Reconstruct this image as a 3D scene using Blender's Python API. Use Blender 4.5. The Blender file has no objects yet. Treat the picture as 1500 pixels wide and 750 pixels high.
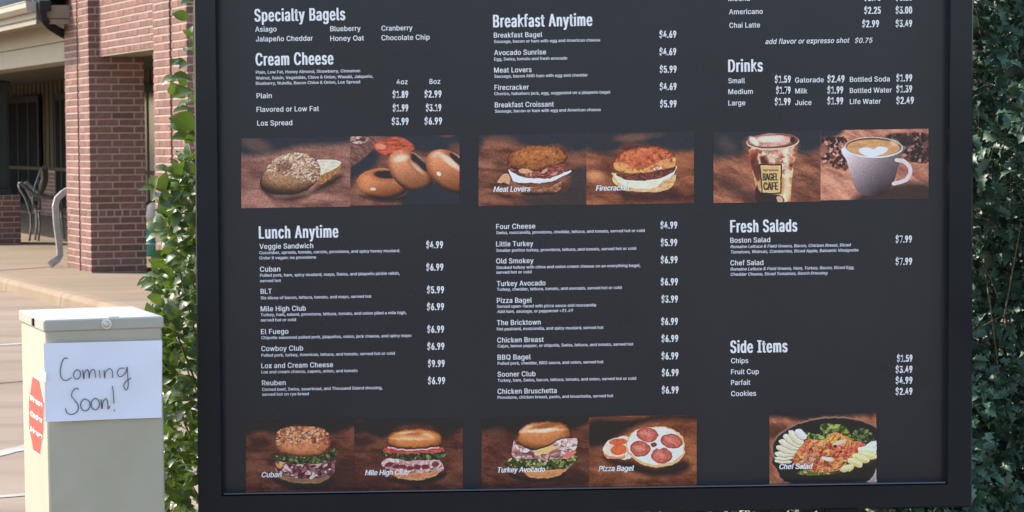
import bpy, math, random
import numpy as np
from mathutils import Vector, Matrix

S = bpy.context.scene
COL = S.collection
random.seed(7)
RNG = np.random.default_rng(7)

# ---------------------------------------------------------------- camera, light, exposure
FPX = 4000.0                       # focal length in pixels of the 1500 px wide photograph
CAM_H = 1.542
PITCH = math.atan(174.0 / FPX)
ROLL = -0.0078
cam_d = bpy.data.cameras.new("camera")
cam = bpy.data.objects.new("camera", cam_d)
COL.objects.link(cam)
cam_d.sensor_width = 36.0
cam_d.lens = FPX / 1500.0 * 36.0
cam_d.clip_start = 0.05
cam_d.clip_end = 3000
cam_d.dof.use_dof = True
cam_d.dof.focus_distance = 5.75
cam_d.dof.aperture_fstop = 30.0
CAM_M = Matrix.Translation((0, 0, CAM_H)) @ Matrix.Rotation(math.pi / 2 - PITCH, 4, 'X') @ Matrix.Rotation(ROLL, 4, 'Z')
cam.matrix_world = CAM_M
S.camera = cam

SUN_EL, SUN_AZ = 42.0, 66.0        # azimuth in degrees, counter-clockwise from +Y (to the left of the view)
w = bpy.data.worlds.new("World")
S.world = w
w.use_nodes = True
nt = w.node_tree
sky = nt.nodes.new("ShaderNodeTexSky")
sky.sky_type = 'NISHITA'
sky.sun_disc = False
sky.sun_elevation = math.radians(SUN_EL)
sky.sun_rotation = math.radians(-SUN_AZ)
sky.air_density = 1.0
sky.dust_density = 1.5
sky.ozone_density = 1.0
bg = nt.nodes["Background"]
nt.links.new(sky.outputs[0], bg.inputs[0])
bg.inputs[1].default_value = 0.15
sun_d = bpy.data.lights.new("sun", 'SUN')
sun_d.energy = 2.6
sun_d.angle = math.radians(0.6)
sun_d.color = (1.0, 0.89, 0.75)
sun = bpy.data.objects.new("sun", sun_d)
COL.objects.link(sun)
_a, _e = math.radians(SUN_AZ), math.radians(SUN_EL)
sun_dir = Vector((-math.sin(_a) * math.cos(_e), math.cos(_a) * math.cos(_e), math.sin(_e)))
sun.rotation_euler = sun_dir.to_track_quat('Z', 'Y').to_euler()
sun.location = (-8, 8, 12)
S.view_settings.view_transform = 'Standard'
S.view_settings.look = 'None'
S.view_settings.exposure = 1.4
S.view_settings.gamma = 1.0
S.cycles.max_bounces = 6
S.cycles.use_denoising = True

# ---------------------------------------------------------------- measuring helpers
R3 = CAM_M.to_3x3()
CPOS = Vector((0, 0, CAM_H))


def ray(px, py):
    return (R3 @ Vector((px - 750.0, 375.0 - py, -FPX))).normalized()


def at_plane(px, py, p, n):
    d = ray(px, py)
    n = Vector(n)
    return CPOS + d * ((Vector(p) - CPOS).dot(n) / d.dot(n))


def at_y(px, py, y):
    return at_plane(px, py, (0, y, 0), (0, 1, 0))


def at_z(px, py, z):
    return at_plane(px, py, (0, 0, z), (0, 0, 1))


def to_px(p):
    q = R3.transposed() @ (Vector(p) - CPOS)
    return 750 + FPX * q.x / -q.z, 375 - FPX * q.y / -q.z


# ---------------------------------------------------------------- object helpers
def lin(c):
    c = np.asarray(c, float) / 255.0
    return np.where(c <= 0.04045, c / 12.92, ((c + 0.055) / 1.055) ** 2.4)


def link(o, parent=None):
    COL.objects.link(o)
    if parent is not None:
        o.parent = parent
    return o


def empty(name, loc=(0, 0, 0), rot=(0, 0, 0), parent=None):
    o = bpy.data.objects.new(name, None)
    o.location = loc
    o.rotation_euler = rot
    o.empty_display_size = 0.1
    return link(o, parent)


def tag(o, label=None, cat=None, group=None, kind=None):
    if label: o["label"] = label
    if cat: o["category"] = cat
    if group: o["group"] = group
    if kind: o["kind"] = kind
    return o


class MB:
    """collects simple solids into one mesh"""
    def __init__(self):
        self.v, self.f = [], []

    def add(self, vs, fs):
        b = len(self.v)
        self.v += [tuple(x) for x in vs]
        self.f += [tuple(b + i for i in f) for f in fs]
        return self

    def box(self, lo, hi, bev=0.0, m=None):
        x0, y0, z0 = lo
        x1, y1, z1 = hi
        if bev <= 0:
            vs = [(x0, y0, z0), (x1, y0, z0), (x1, y1, z0), (x0, y1, z0), (x0, y0, z1), (x1, y0, z1), (x1, y1, z1), (x0, y1, z1)]
            fs = [(0, 3, 2, 1), (4, 5, 6, 7), (0, 1, 5, 4), (1, 2, 6, 5), (2, 3, 7, 6), (3, 0, 4, 7)]
        else:
            b = bev
            vs, idx = [], {}
            for i, (sx, X) in enumerate(((1, x0), (-1, x1))):
                for j, (sy, Y) in enumerate(((1, y0), (-1, y1))):
                    for k, (sz, Z) in enumerate(((1, z0), (-1, z1))):
                        for a in range(3):
                            p = [X + sx * b, Y + sy * b, Z + sz * b]
                            p[a] = (X, Y, Z)[a]
                            idx[(i, j, k, a)] = len(vs)
                            vs.append(tuple(p))
            g = lambda i, j, k, a: idx[(i, j, k, a)]
            fs = []
            for i in (0, 1):
                q = [g(i, 0, 0, 0), g(i, 1, 0, 0), g(i, 1, 1, 0), g(i, 0, 1, 0)]
                fs.append(q if i else q[::-1])
                q = [g(0, i, 0, 1), g(1, i, 0, 1), g(1, i, 1, 1), g(0, i, 1, 1)]
                fs.append(q[::-1] if i else q)
                q = [g(0, 0, i, 2), g(1, 0, i, 2), g(1, 1, i, 2), g(0, 1, i, 2)]
                fs.append(q if i else q[::-1])
            for j in (0, 1):
                for k in (0, 1):
                    fs.append((g(0, j, k, 1), g(1, j, k, 1), g(1, j, k, 2), g(0, j, k, 2)))
                    fs.append((g(j, 0, k, 0), g(j, 1, k, 0), g(j, 1, k, 2), g(j, 0, k, 2)))
                    fs.append((g(j, k, 0, 0), g(j, k, 1, 0), g(j, k, 1, 1), g(j, k, 0, 1)))
            for i in (0, 1):
                for j in (0, 1):
                    for k in (0, 1):
                        fs.append((g(i, j, k, 0), g(i, j, k, 1), g(i, j, k, 2)))
        if m is not None:
            vs = [m @ Vector(p) for p in vs]
        return self.add(vs, fs)

    def tube(self, pts, r, n=8, sect=None, cap=True):
        """round (or rectangular: sect=(a,b)) tube along points; r may be a list"""
        pts = [Vector(p) for p in pts]
        rs = r if isinstance(r, (list, tuple)) else [r] * len(pts)
        ring = []
        up0 = None
        for i, p in enumerate(pts):
            t = (pts[min(i + 1, len(pts) - 1)] - pts[max(i - 1, 0)]).normalized()
            if up0 is None:
                up0 = Vector((0, 0, 1)) if abs(t.z) < 0.9 else Vector((0, 1, 0))
            s = t.cross(up0).normalized()
            u = s.cross(t).normalized()
            up0 = u
            if sect:
                a, b = sect
                c = [(-a, -b), (a, -b), (a, b), (-a, b)]
                ring.append([p + s * x + u * y for x, y in c])
            else:
                ring.append([p + (s * math.cos(2 * math.pi * k / n) + u * math.sin(2 * math.pi * k / n)) * rs[i] for k in range(n)])
        m = len(ring[0])
        vs = [q for rg in ring for q in rg]
        fs = []
        for i in range(len(ring) - 1):
            for k in range(m):
                k2 = (k + 1) % m
                fs.append((i * m + k, i * m + k2, (i + 1) * m + k2, (i + 1) * m + k))
        if cap:
            fs.append(tuple(range(m))[::-1])
            fs.append(tuple((len(ring) - 1) * m + k for k in range(m)))
        return self.add(vs, fs)

    def lathe(self, prof, c=(0, 0, 0), n=24):
        vs, fs = [], []
        for r, z in prof:
            for k in range(n):
                a = 2 * math.pi * k / n
                vs.append((c[0] + r * math.cos(a), c[1] + r * math.sin(a), c[2] + z))
        for i in range(len(prof) - 1):
            for k in range(n):
                k2 = (k + 1) % n
                fs.append((i * n + k, i * n + k2, (i + 1) * n + k2, (i + 1) * n + k))
        fs.append(tuple(range(n))[::-1])
        fs.append(tuple((len(prof) - 1) * n + k for k in range(n)))
        return self.add(vs, fs)

    def mesh(self, name, mat, smooth=False):
        me = bpy.data.meshes.new(name)
        me.from_pydata(self.v, [], self.f)
        me.materials.append(mat)
        if smooth:
            me.shade_smooth()
        me.update()
        return me

    def build(self, name, mat, parent=None, smooth=False, loc=(0, 0, 0), rot=(0, 0, 0)):
        o = bpy.data.objects.new(name, self.mesh(name, mat, smooth))
        o.location = loc
        o.rotation_euler = rot
        return link(o, parent)


# ---------------------------------------------------------------- materials
def new_mat(name, base=(0.5, 0.5, 0.5), rough=0.6, metallic=0.0, spec=0.5):
    m = bpy.data.materials.new(name)
    m.use_nodes = True
    b = m.node_tree.nodes["Principled BSDF"]
    b.inputs["Base Color"].default_value = (*base, 1)
    b.inputs["Roughness"].default_value = rough
    b.inputs["Metallic"].default_value = metallic
    b.inputs["Specular IOR Level"].default_value = spec
    return m, m.node_tree, b


def varied(name, c1, c2, scale=8.0, rough=0.6, bump=0.0, bscale=40.0, coord="Object", detail=6, obj_rand=0.0, island=0.0, metallic=0.0, spec=0.5, stretch=(1, 1, 1), rvar=0.0):
    """two-tone noise material with optional relief and per-piece brightness"""
    m, t, b = new_mat(name, c1, rough, metallic, spec)
    N, L = t.nodes, t.links
    tc = N.new("ShaderNodeTexCoord")
    mp = N.new("ShaderNodeMapping")
    mp.inputs["Scale"].default_value = stretch
    L.new(tc.outputs[coord], mp.inputs[0])
    nz = N.new("ShaderNodeTexNoise")
    nz.inputs["Scale"].default_value = scale
    nz.inputs["Detail"].default_value = detail
    nz.inputs["Roughness"].default_value = 0.65
    L.new(mp.outputs[0], nz.inputs["Vector"])
    cr = N.new("ShaderNodeValToRGB")
    cr.color_ramp.elements[0].position = 0.3
    cr.color_ramp.elements[1].position = 0.7
    cr.color_ramp.elements[0].color = (*c1, 1)
    cr.color_ramp.elements[1].color = (*c2, 1)
    L.new(nz.outputs["Fac"], cr.inputs[0])
    out = cr.outputs[0]
    if obj_rand or island:
        if obj_rand:
            oi = N.new("ShaderNodeObjectInfo")
            rnd = oi.outputs["Random"]
        if island:
            gi = N.new("ShaderNodeNewGeometry")
            if obj_rand:
                ad = N.new("ShaderNodeMath"); ad.operation = 'ADD'
                L.new(rnd, ad.inputs[0]); L.new(gi.outputs["Random Per Island"], ad.inputs[1])
                fr = N.new("ShaderNodeMath"); fr.operation = 'FRACT'
                L.new(ad.outputs[0], fr.inputs[0])
                rnd = fr.outputs[0]
            else:
                rnd = gi.outputs["Random Per Island"]
        amt = max(obj_rand, island)
        mr = N.new("ShaderNodeMapRange")
        mr.inputs["To Min"].default_value = 1 - amt
        mr.inputs["To Max"].default_value = 1 + amt
        L.new(rnd, mr.inputs[0])
        hs = N.new("ShaderNodeHueSaturation")
        L.new(out, hs.inputs["Color"])
        L.new(mr.outputs[0], hs.inputs["Value"])
        out = hs.outputs[0]
    L.new(out, b.inputs["Base Color"])
    if rvar:
        mr2 = N.new("ShaderNodeMapRange")
        mr2.inputs["To Min"].default_value = max(0.02, rough - rvar)
        mr2.inputs["To Max"].default_value = rough + rvar
        L.new(nz.outputs["Fac"], mr2.inputs[0])
        L.new(mr2.outputs[0], b.inputs["Roughness"])
    if bump:
        n2 = N.new("ShaderNodeTexNoise")
        n2.inputs["Scale"].default_value = bscale
        n2.inputs["Detail"].default_value = 5
        L.new(mp.outputs[0], n2.inputs["Vector"])
        bp = N.new("ShaderNodeBump")
        bp.inputs["Strength"].default_value = bump
        bp.inputs["Distance"].default_value = 0.02
        L.new(n2.outputs["Fac"], bp.inputs["Height"])
        L.new(bp.outputs[0], b.inputs["Normal"])
    return m


def leaf_mat(name, c1, c2, rough, trans, tcol):
    m = varied(name, c1, c2, 60, rough, 0.0, obj_rand=0.45, island=0.45, spec=0.6)
    t = m.node_tree
    N, L = t.nodes, t.links
    b = N["Principled BSDF"]
    tr = N.new("ShaderNodeBsdfTranslucent")
    tr.inputs[0].default_value = (*tcol, 1)
    mx = N.new("ShaderNodeMixShader")
    mx.inputs[0].default_value = trans
    L.new(b.outputs[0], mx.inputs[1])
    L.new(tr.outputs[0], mx.inputs[2])
    L.new(mx.outputs[0], N["Material Output"].inputs["Surface"])
    return m


M = {}
M['brick'] = varied('red_brick', (0.160, 0.072, 0.053), (0.245, 0.115, 0.084), 14, 0.85, 0.5, 90, obj_rand=0.22, island=0.22)
M['mortar'] = varied('mortar', (0.36, 0.285, 0.24), (0.44, 0.355, 0.305), 20, 0.9, 0.3, 80)
M['concrete'] = None
M['tan'] = varied('tan_paint', (0.25, 0.21, 0.145), (0.29, 0.245, 0.175), 3, 0.6)
M['gutter'] = varied('cream_metal', (0.34, 0.30, 0.23), (0.39, 0.35, 0.27), 4, 0.45)
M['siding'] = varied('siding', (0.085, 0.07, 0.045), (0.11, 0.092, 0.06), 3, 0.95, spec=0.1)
M['darkmetal'] = varied('dark_metal', (0.018, 0.02, 0.023), (0.026, 0.028, 0.031), 6, 0.7, spec=0.15)
M['greenblack'] = varied('dark_green_paint', (0.014, 0.021, 0.021), (0.02, 0.028, 0.028), 5, 0.55)
M['roofmetal'] = varied('roof_metal', (0.13, 0.14, 0.145), (0.17, 0.18, 0.185), 2, 0.5)
M['galv'] = varied('galvanised', (0.26, 0.26, 0.25), (0.38, 0.38, 0.37), 9, 0.4, metallic=0.3)
M['chair'] = varied('chair_metal', (0.10, 0.10, 0.095), (0.32, 0.31, 0.29), 14, 0.4)
M['mesh'] = varied('chair_mesh', (0.22, 0.21, 0.19), (0.30, 0.28, 0.25), 30, 0.7)
M['teal'] = varied('teal_glaze', (0.02, 0.19, 0.16), (0.06, 0.32, 0.27), 12, 0.25, 0.2, 30)
M['stone'] = varied('stone', (0.42, 0.38, 0.31), (0.55, 0.5, 0.42), 14, 0.85, 0.3, 40)
M['glass'] = new_mat('window_glass', (0.012, 0.016, 0.022), 0.12, 0, 0.2)[0]
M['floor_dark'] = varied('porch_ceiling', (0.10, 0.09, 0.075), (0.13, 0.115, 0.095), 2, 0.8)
M['post'] = varied('post_paint', (0.375, 0.35, 0.26), (0.435, 0.405, 0.31), 5, 0.5, 0.06, 300)
M['lid'] = varied('lid_paint', (0.36, 0.345, 0.295), (0.40, 0.385, 0.33), 5, 0.38, 0.05, 300)
M['paper'] = varied('paper', (0.70, 0.73, 0.82), (0.76, 0.79, 0.87), 5, 0.8, 0.15, 8)
M['ink'] = new_mat('ink', (0.06, 0.06, 0.065), 0.7)[0]
M['red'] = varied('red_sticker', (0.42, 0.045, 0.030), (0.48, 0.06, 0.04), 40, 0.4)
M['stickerwhite'] = new_mat('sticker_white', (0.8, 0.8, 0.76), 0.5)[0]
M['screw'] = varied('screw_metal', (0.45, 0.45, 0.44), (0.65, 0.65, 0.63), 60, 0.3, metallic=0.7)
M['linepaint'] = varied('line_paint', (0.24, 0.21, 0.18), (0.44, 0.42, 0.38), 3, 0.8)
M['stem'] = varied('stem', (0.10, 0.075, 0.04), (0.16, 0.12, 0.06), 30, 0.8)
M['leaf'] = leaf_mat('leaf_bright', (0.048, 0.084, 0.014), (0.086, 0.134, 0.026), 0.36, 0.24, (0.15, 0.24, 0.03))
M['holly'] = leaf_mat('leaf_holly', (0.040, 0.092, 0.056), (0.070, 0.145, 0.092), 0.48, 0.05, (0.05, 0.12, 0.03))
M['frame'] = varied('frame_black', (0.006, 0.010, 0.015), (0.011, 0.015, 0.021), 1.4, 0.16, 0.14, 1.6, spec=0.22, rvar=0.12)
M['panel'] = varied('menu_film', (0.013, 0.015, 0.020), (0.020, 0.021, 0.027), 2.2, 0.28, spec=0.36, rvar=0.08)
M['trim'] = new_mat('trim_grey', (0.10, 0.11, 0.13), 0.35)[0]
M['textwhite'] = new_mat('print_white', (0.95, 0.95, 0.95), 0.45)[0]
M['textgrey'] = new_mat('print_pale', (0.82, 0.82, 0.86), 0.45)[0]


def concrete_mat(name, c1, c2, c3):
    m, t, b = new_mat(name, c1, 0.85, 0, 0.3)
    N, L = t.nodes, t.links
    tc = N.new("ShaderNodeTexCoord")
    def noise(scale, stretch=(1, 1, 1), det=6):
        mp = N.new("ShaderNodeMapping"); mp.inputs["Scale"].default_value = stretch
        mp.inputs["Rotation"].default_value = (0, 0, math.radians(-8))
        L.new(tc.outputs["Object"], mp.inputs[0])
        n = N.new("ShaderNodeTexNoise"); n.inputs["Scale"].default_value = scale; n.inputs["Detail"].default_value = det
        L.new(mp.outputs[0], n.inputs["Vector"])
        return n.outputs["Fac"]
    r1 = N.new("ShaderNodeValToRGB")
    r1.color_ramp.elements[0].position = 0.35; r1.color_ramp.elements[1].position = 0.68
    r1.color_ramp.elements[0].color = (*c1, 1); r1.color_ramp.elements[1].color = (*c2, 1)
    L.new(noise(0.9, (0.35, 1, 1)), r1.inputs[0])
    r2 = N.new("ShaderNodeValToRGB")
    r2.color_ramp.elements[0].position = 0.47; r2.color_ramp.elements[1].position = 0.68
    r2.color_ramp.elements[0].color = (0, 0, 0, 1); r2.color_ramp.elements[1].color = (1, 1, 1, 1)
    L.new(noise(1.6, (0.25, 1.2, 1), 8), r2.inputs[0])
    mx = N.new("ShaderNodeMix"); mx.data_type = 'RGBA'
    L.new(r2.outputs[0], mx.inputs["Factor"])
    L.new(r1.outputs[0], mx.inputs["A"]); mx.inputs["B"].default_value = (*c3, 1)
    fine = N.new("ShaderNodeMapRange"); fine.inputs["To Min"].default_value = 0.88; fine.inputs["To Max"].default_value = 1.1
    L.new(noise(60), fine.inputs[0])
    hs = N.new("ShaderNodeHueSaturation")
    L.new(mx.outputs["Result"], hs.inputs["Color"]); L.new(fine.outputs[0], hs.inputs["Value"])
    L.new(hs.outputs[0], b.inputs["Base Color"])
    bp = N.new("ShaderNodeBump"); bp.inputs["Strength"].default_value = 0.25; bp.inputs["Distance"].default_value = 0.01
    L.new(noise(90), bp.inputs["Height"]); L.new(bp.outputs[0], b.inputs["Normal"])
    return m


M['road'] = concrete_mat('road_concrete', (0.240, 0.182, 0.128), (0.280, 0.217, 0.158), (0.20, 0.143, 0.102))
M['walk'] = concrete_mat('walk_concrete', (0.225, 0.174, 0.118), (0.265, 0.207, 0.146), (0.19, 0.147, 0.104))
M['kerb'] = concrete_mat('kerb_concrete', (0.26, 0.190, 0.122), (0.30, 0.225, 0.150), (0.225, 0.16, 0.105))

# ---------------------------------------------------------------- ground
# local frame of the arcade: x into the porch, y along the facade (away), z up
TH = math.atan(1527.0 / FPX)
ORG = Vector((-4.905, 31.8, 0))
BM = Matrix.Translation(ORG) @ Matrix.Rotation(TH, 4, 'Z')
BI = BM.inverted()
ROAD_Z = -0.13


def loc_plane(px, py, axis, val):
    """pixel -> point of the arcade's frame on the local plane axis=val"""
    n = [0, 0, 0]; n[axis] = 1
    p0 = [0, 0, 0]; p0[axis] = val
    n = BM.to_3x3() @ Vector(n)
    return BI @ at_plane(px, py, BM @ Vector(p0), n)


g = MB().add([(-600, -600, ROAD_Z), (600, -600, ROAD_Z), (600, 900, ROAD_Z), (-600, 900, ROAD_Z)], [(0, 1, 2, 3)]).build('road', M['road'])
tag(g, kind='structure')
# raised walkway with kerb along the arcade
k0 = (BI @ at_z(0, 403, 0)).x
k1 = (BI @ at_z(120, 440, 0)).x
KX = (k0 + k1) / 2
wk = empty('walkway_root')
bpy.data.objects.remove(wk)
mb = MB().add([(KX + 0.16, -40, -0.002), (40, -40, -0.002), (40, 60, -0.002), (KX + 0.16, 60, -0.002)], [(0, 1, 2, 3)])
wk = mb.build('walkway', M['walk'], loc=ORG, rot=(0, 0, TH))
tag(wk, kind='structure')
kb = MB()
prof = [(KX - 0.03, ROAD_Z - 0.05), (KX - 0.02, -0.045), (KX - 0.005, -0.015), (KX + 0.03, 0.0), (KX + 0.16, 0.002), (KX + 0.16, ROAD_Z - 0.05)]
y = -40.0
while y < 60:
    y2 = y + 2.985
    vs = [(p[0], yy, p[1]) for yy in (y, y2) for p in prof]
    n = len(prof)
    kb.add(vs, [(i, (i + 1) % n, n + (i + 1) % n, n + i) for i in range(n)] + [tuple(range(n))[::-1], tuple(range(n, 2 * n))])
    y += 3.0
tag(kb.build('kerb', M['kerb'], loc=ORG, rot=(0, 0, TH)), kind='structure')
# joints sawn in the walkway and paint on the road
jt = MB()
for (a, b_, wd) in (((0, 396), (72, 391), 0.035),):
    p, q = BI @ at_z(*a, 0.0), BI @ at_z(*b_, 0.0)
    d = (q - p).normalized(); nn = Vector((-d.y, d.x, 0)) * wd
    p = p - d * 6; q = q + d * 0.3
    jt.add([p - nn + Vector((0, 0, .003)), q - nn + Vector((0, 0, .003)), q + nn + Vector((0, 0, .003)), p + nn + Vector((0, 0, .003))], [(0, 1, 2, 3)])
tag(jt.build('walkway_joint', varied('joint_rust', (0.17, 0.09, 0.065), (0.26, 0.16, 0.12), 6, 0.9), loc=ORG, rot=(0, 0, TH)), kind='structure')
for (y0, y1, th) in ((504, 501.5, 2.2), (660, 650.5, 7.5), (725.5, 722, 3.4), (560, 556.5, 1.2)):
    a0, a1 = at_z(-60, y0 - (y1 - y0) * 1.5, ROAD_Z + .004), at_z(300, y1 + (y1 - y0) * 6.5, ROAD_Z + .004)
    b0, b1 = at_z(-60, y0 - (y1 - y0) * 1.5 + th, ROAD_Z + .004), at_z(300, y1 + (y1 - y0) * 6.5 + th, ROAD_Z + .004)
    nseg = 40
    vs = []
    for i in range(nseg + 1):
        t = i / nseg
        j = random.uniform(-.08, .08)
        vs.append(a0.lerp(a1, t) + (a0 - b0) * j); vs.append(b0.lerp(b1, t) - (a0 - b0) * j)
    if th < 2:
        mm = varied('slab_joint', (0.15, 0.12, 0.10), (0.2, 0.16, 0.13), 4, 0.9); nm = 'slab_joint'
    else:
        mm = M['linepaint']; nm = 'painted_line'
    tag(MB().add(vs, [(2 * i, 2 * i + 1, 2 * i + 3, 2 * i + 2) for i in range(nseg)]).build(nm, mm), kind='structure')
# ---------------------------------------------------------------- arcade building
arc = empty('arcade_building', ORG, (0, 0, TH))
tag(arc, 'red brick shopping arcade with shaded porch, brick piers and tan eave behind the sign', 'building')
CH, BL, JT = 0.0813, 0.267, 0.018
brick_cache = {}


def brick_mesh(lx, ly, lz):
    key = (round(lx, 3), round(ly, 3), round(lz, 3))
    if key not in brick_cache:
        brick_cache[key] = MB().box((0, 0, 0), key, 0.0025).mesh('brick', M['brick'])
    return brick_cache[key]


def put_brick(x0, y0, z0, x1, y1, z1, parent):
    o = bpy.data.objects.new('brick', brick_mesh(x1 - x0, y1 - y0, z1 - z0))
    o.location = (x0, y0, z0)
    return link(o, parent)


def segs(a, b, odd, first=0.085, full=BL):
    """brick lengths between a and b"""
    out, p = [], a
    L = first if odd else full
    while p < b - 0.02:
        q = min(p + L, b)
        if b - q < 0.04: q = b
        out.append((p, q))
        p = q
        L = full
    return out


def pier(name, x0, x1, y0, y1, z1, groove=None, shaded_obj=True, sunny_obj=False, header=8, zmin_obj=0, label=None):
    P = 0.006  # bricks stand proud of the mortar
    core = MB()
    if groove:
        core.box((x0 + P, y0 + P, 0), (x1 - P, groove[0] - 0.012, z1))
        core.box((x0 + 0.12, groove[0] - 0.012, 0), (x1 - P, groove[1] + 0.012, z1))
        core.box((x0 + P, groove[1] + 0.012, 0), (x1 - P, y1 - P, z1))
    else:
        core.box((x0 + P, y0 + P, 0), (x1 - P, y1 - P, z1))
    c = core.build('brick_pier', M['mortar'], arc)
    if label: c['label'] = label
    st = MB()
    n = int(z1 / CH)
    for k in range(n):
        za, zb = k * CH + JT / 2, (k + 1) * CH - JT / 2
        odd = k % 2 == 1
        j = JT / 2
        # face towards the camera (normal -y)
        ss = segs(x0, x1, odd)
        if k == header:
            ss = [(x0 + i * (x1 - x0) / 7, x0 + (i + 1) * (x1 - x0) / 7) for i in range(7)]
        for i, (a, b) in enumerate(ss):
            aa, bb = a + (j if i else 0), b - (j if i < len(ss) - 1 else 0)
            pr = random.uniform(-.0015, .0015)
            if shaded_obj:
                put_brick(aa, y0 + pr, za, bb, y0 + 0.05, zb, c)
            else:
                st.box((aa, y0 + pr, za), (bb, y0 + 0.05, zb), 0.0025)
        # sunny face (normal -x)
        parts = [(y0 + 0.052, y1)] if not groove else [(y0 + 0.052, groove[0]), (groove[1], y1)]
        for (u, v) in parts:
            ss = segs(u, v, not odd, 0.16 if not groove else 0.2)
            for i, (a, b) in enumerate(ss):
                aa, bb = a + (0.0035 if i else 0), b - (0.0035 if i < len(ss) - 1 else 0)
                pr = random.uniform(-.0015, .0015)
                if sunny_obj:
                    put_brick(x0 + pr, aa, za, x0 + 0.05, bb, zb, c)
                else:
                    st.box((x0 + pr, aa, za), (x0 + 0.05, bb, zb), 0.0025)
            if groove:
                st.box((x0 + 0.0515, v - 0.02 if v == groove[0] else u, za), (x0 + 0.119, v if v == groove[0] else u + 0.02, zb), 0.002)
    if st.v:
        tag(st.build('brickwork', M['brick'], c), kind='stuff')
    return c


PL = 1.36
G1 = (0.58, 0.65)
pier('pier', 0, 0.66, 0, PL, 4.3, G1)
# second pier, nearer and to the right
P2Y = -4.0
pier('pier', -0.19, 0.46, P2Y - 1.40, P2Y, 3.6, (P2Y - 0.78, P2Y - 0.70), shaded_obj=False, sunny_obj=True, header=-1)
# hedge side continuation of the facade behind the board
# pier with a low brick base and a dark painted post
PB = loc_plane(31, 357, 2, 0)
yb = PB.y; xb = PB.x
ped = pier('pier', xb - 0.9, xb, yb, yb + 0.9, 9 * CH, None, header=8)
ped['label'] = 'low brick base under the dark painted post'
e = loc_plane(9, 140, 1, yb + 0.15)
e2 = loc_plane(12.5, 280, 1, yb + 0.15)
MB().box((e2.x - 0.5, yb + 0.12, 9 * CH), (e2.x, yb + 0.72, 2.45), 0.01).box((e2.x - 0.55, yb + 0.07, 9 * CH), (e2.x + 0.04, yb + 0.77, 9 * CH + 0.10), 0.01).box((e2.x - 0.55, yb + 0.07, 2.3), (e2.x + 0.04, yb + 0.77, 2.44), 0.01).build('post', M['greenblack'], arc)

# brick beam between the piers
BB = 31 * CH
XB = 0.12
bmz1 = 3.6
bm = MB().box((XB + 0.006, P2Y + 0.001, BB + 0.004), (0.58, -0.001, bmz1)).build('brick_beam', M['mortar'], arc)
n = int((bmz1 - BB) / CH)
for k in range(n):
    za, zb = BB + k * CH + JT / 2, BB + (k + 1) * CH - JT / 2
    ss = segs(P2Y, 0, k % 2 == 0, 0.13) if k else [(P2Y + i * 4.0 / 45, P2Y + (i + 1) * 4.0 / 45) for i in range(45)]
    for i, (a, b) in enumerate(ss):
        pr = random.uniform(-.0015, .0015)
        put_brick(XB + pr, a + 0.0035, za, XB + 0.06, b - 0.0035, zb, bm)
MB().box((XB + 0.004, P2Y + 0.003, BB - 0.008), (0.585, -0.003, BB + 0.003)).build('lintel_plate', M['tan'], arc)

# tan clad beam further along, eave, gutter, roof
Y0, Y1 = PL + 0.003, 34.2
fz = [2.52, 2.765, 3.02]
MB().box((XB, Y0, fz[0]), (0.50, Y1, fz[1] - 0.006), 0.004).box((XB + 0.02, Y0, fz[1] - 0.007), (0.5, Y1, fz[1] + 0.002)).box((XB - 0.012, Y0, fz[1]), (0.50, Y1, fz[2]), 0.004).build('fascia_beam', M['tan'], arc)
EX = -0.40
EY = 1.02
MB().box((EX, EY, 2.99), (XB + 0.2, Y1, 3.01)).box((EX, EY, 2.935), (EX + 0.03, Y1, 3.16)).box((EX, EY, 2.935), (XB - 0.02, EY + 0.03, 3.16)).build('eave_board', M['tan'], arc)
gt = MB()
gp = [(EX - 0.002, 3.20), (EX - 0.002, 3.08), (EX - 0.07, 3.08), (EX - 0.12, 3.13), (EX - 0.125, 3.20), (EX - 0.135, 3.205), (EX - 0.135, 3.195), (EX - 0.115, 3.19), (EX - 0.11, 3.135), (EX - 0.065, 3.092), (EX - 0.014, 3.092), (EX - 0.014, 3.20)]
for (ya, yb_) in ((EY - 0.02, Y1),):
    m_ = len(gp)
    gt.add([(p[0], yy, p[1]) for yy in (ya, yb_) for p in gp], [(i, (i + 1) % m_, m_ + (i + 1) % m_, m_ + i) for i in range(m_)])
    gt.box((EX - 0.125, ya - 0.004, 3.082), (EX - 0.004, ya, 3.20))
gt.build('gutter', M['gutter'], arc)
# roof sheet with standing seams
rf = MB()
def rz(x): return 3.20 + (x - EX) * 0.42
rf.add([(EX - 0.02, EY, rz(EX - .02)), (6.5, EY, rz(6.5)), (6.5, Y1, rz(6.5)), (EX - 0.02, Y1, rz(EX - .02)), (EX - 0.02, EY, rz(EX - .02) - .05), (6.5, EY, rz(6.5) - .05), (6.5, Y1, rz(6.5) - .05), (EX - 0.02, Y1, rz(EX - .02) - .05)],
       [(0, 1, 2, 3), (7, 6, 5, 4), (0, 4, 5, 1), (1, 5, 6, 2), (2, 6, 7, 3), (3, 7, 4, 0)])
rf.build('roof', M['roofmetal'], arc)
y = EY + 0.1
sm = MB().add([(EX - 0.02, 0, 0), (6.5, 0, rz(6.5) - rz(EX - .02)), (6.5, 0.03, rz(6.5) - rz(EX - .02)), (EX - .02, .03, 0), (EX - 0.02, 0, 0.04), (6.5, 0, rz(6.5) - rz(EX - .02) + .04), (6.5, 0.03, rz(6.5) - rz(EX - .02) + .04), (EX - .02, .03, 0.04)],
              [(3, 2, 1, 0), (4, 5, 6, 7), (0, 1, 5, 4), (1, 2, 6, 5), (2, 3, 7, 6), (3, 0, 4, 7)]).mesh('roof_seam', M['roofmetal'])
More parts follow.
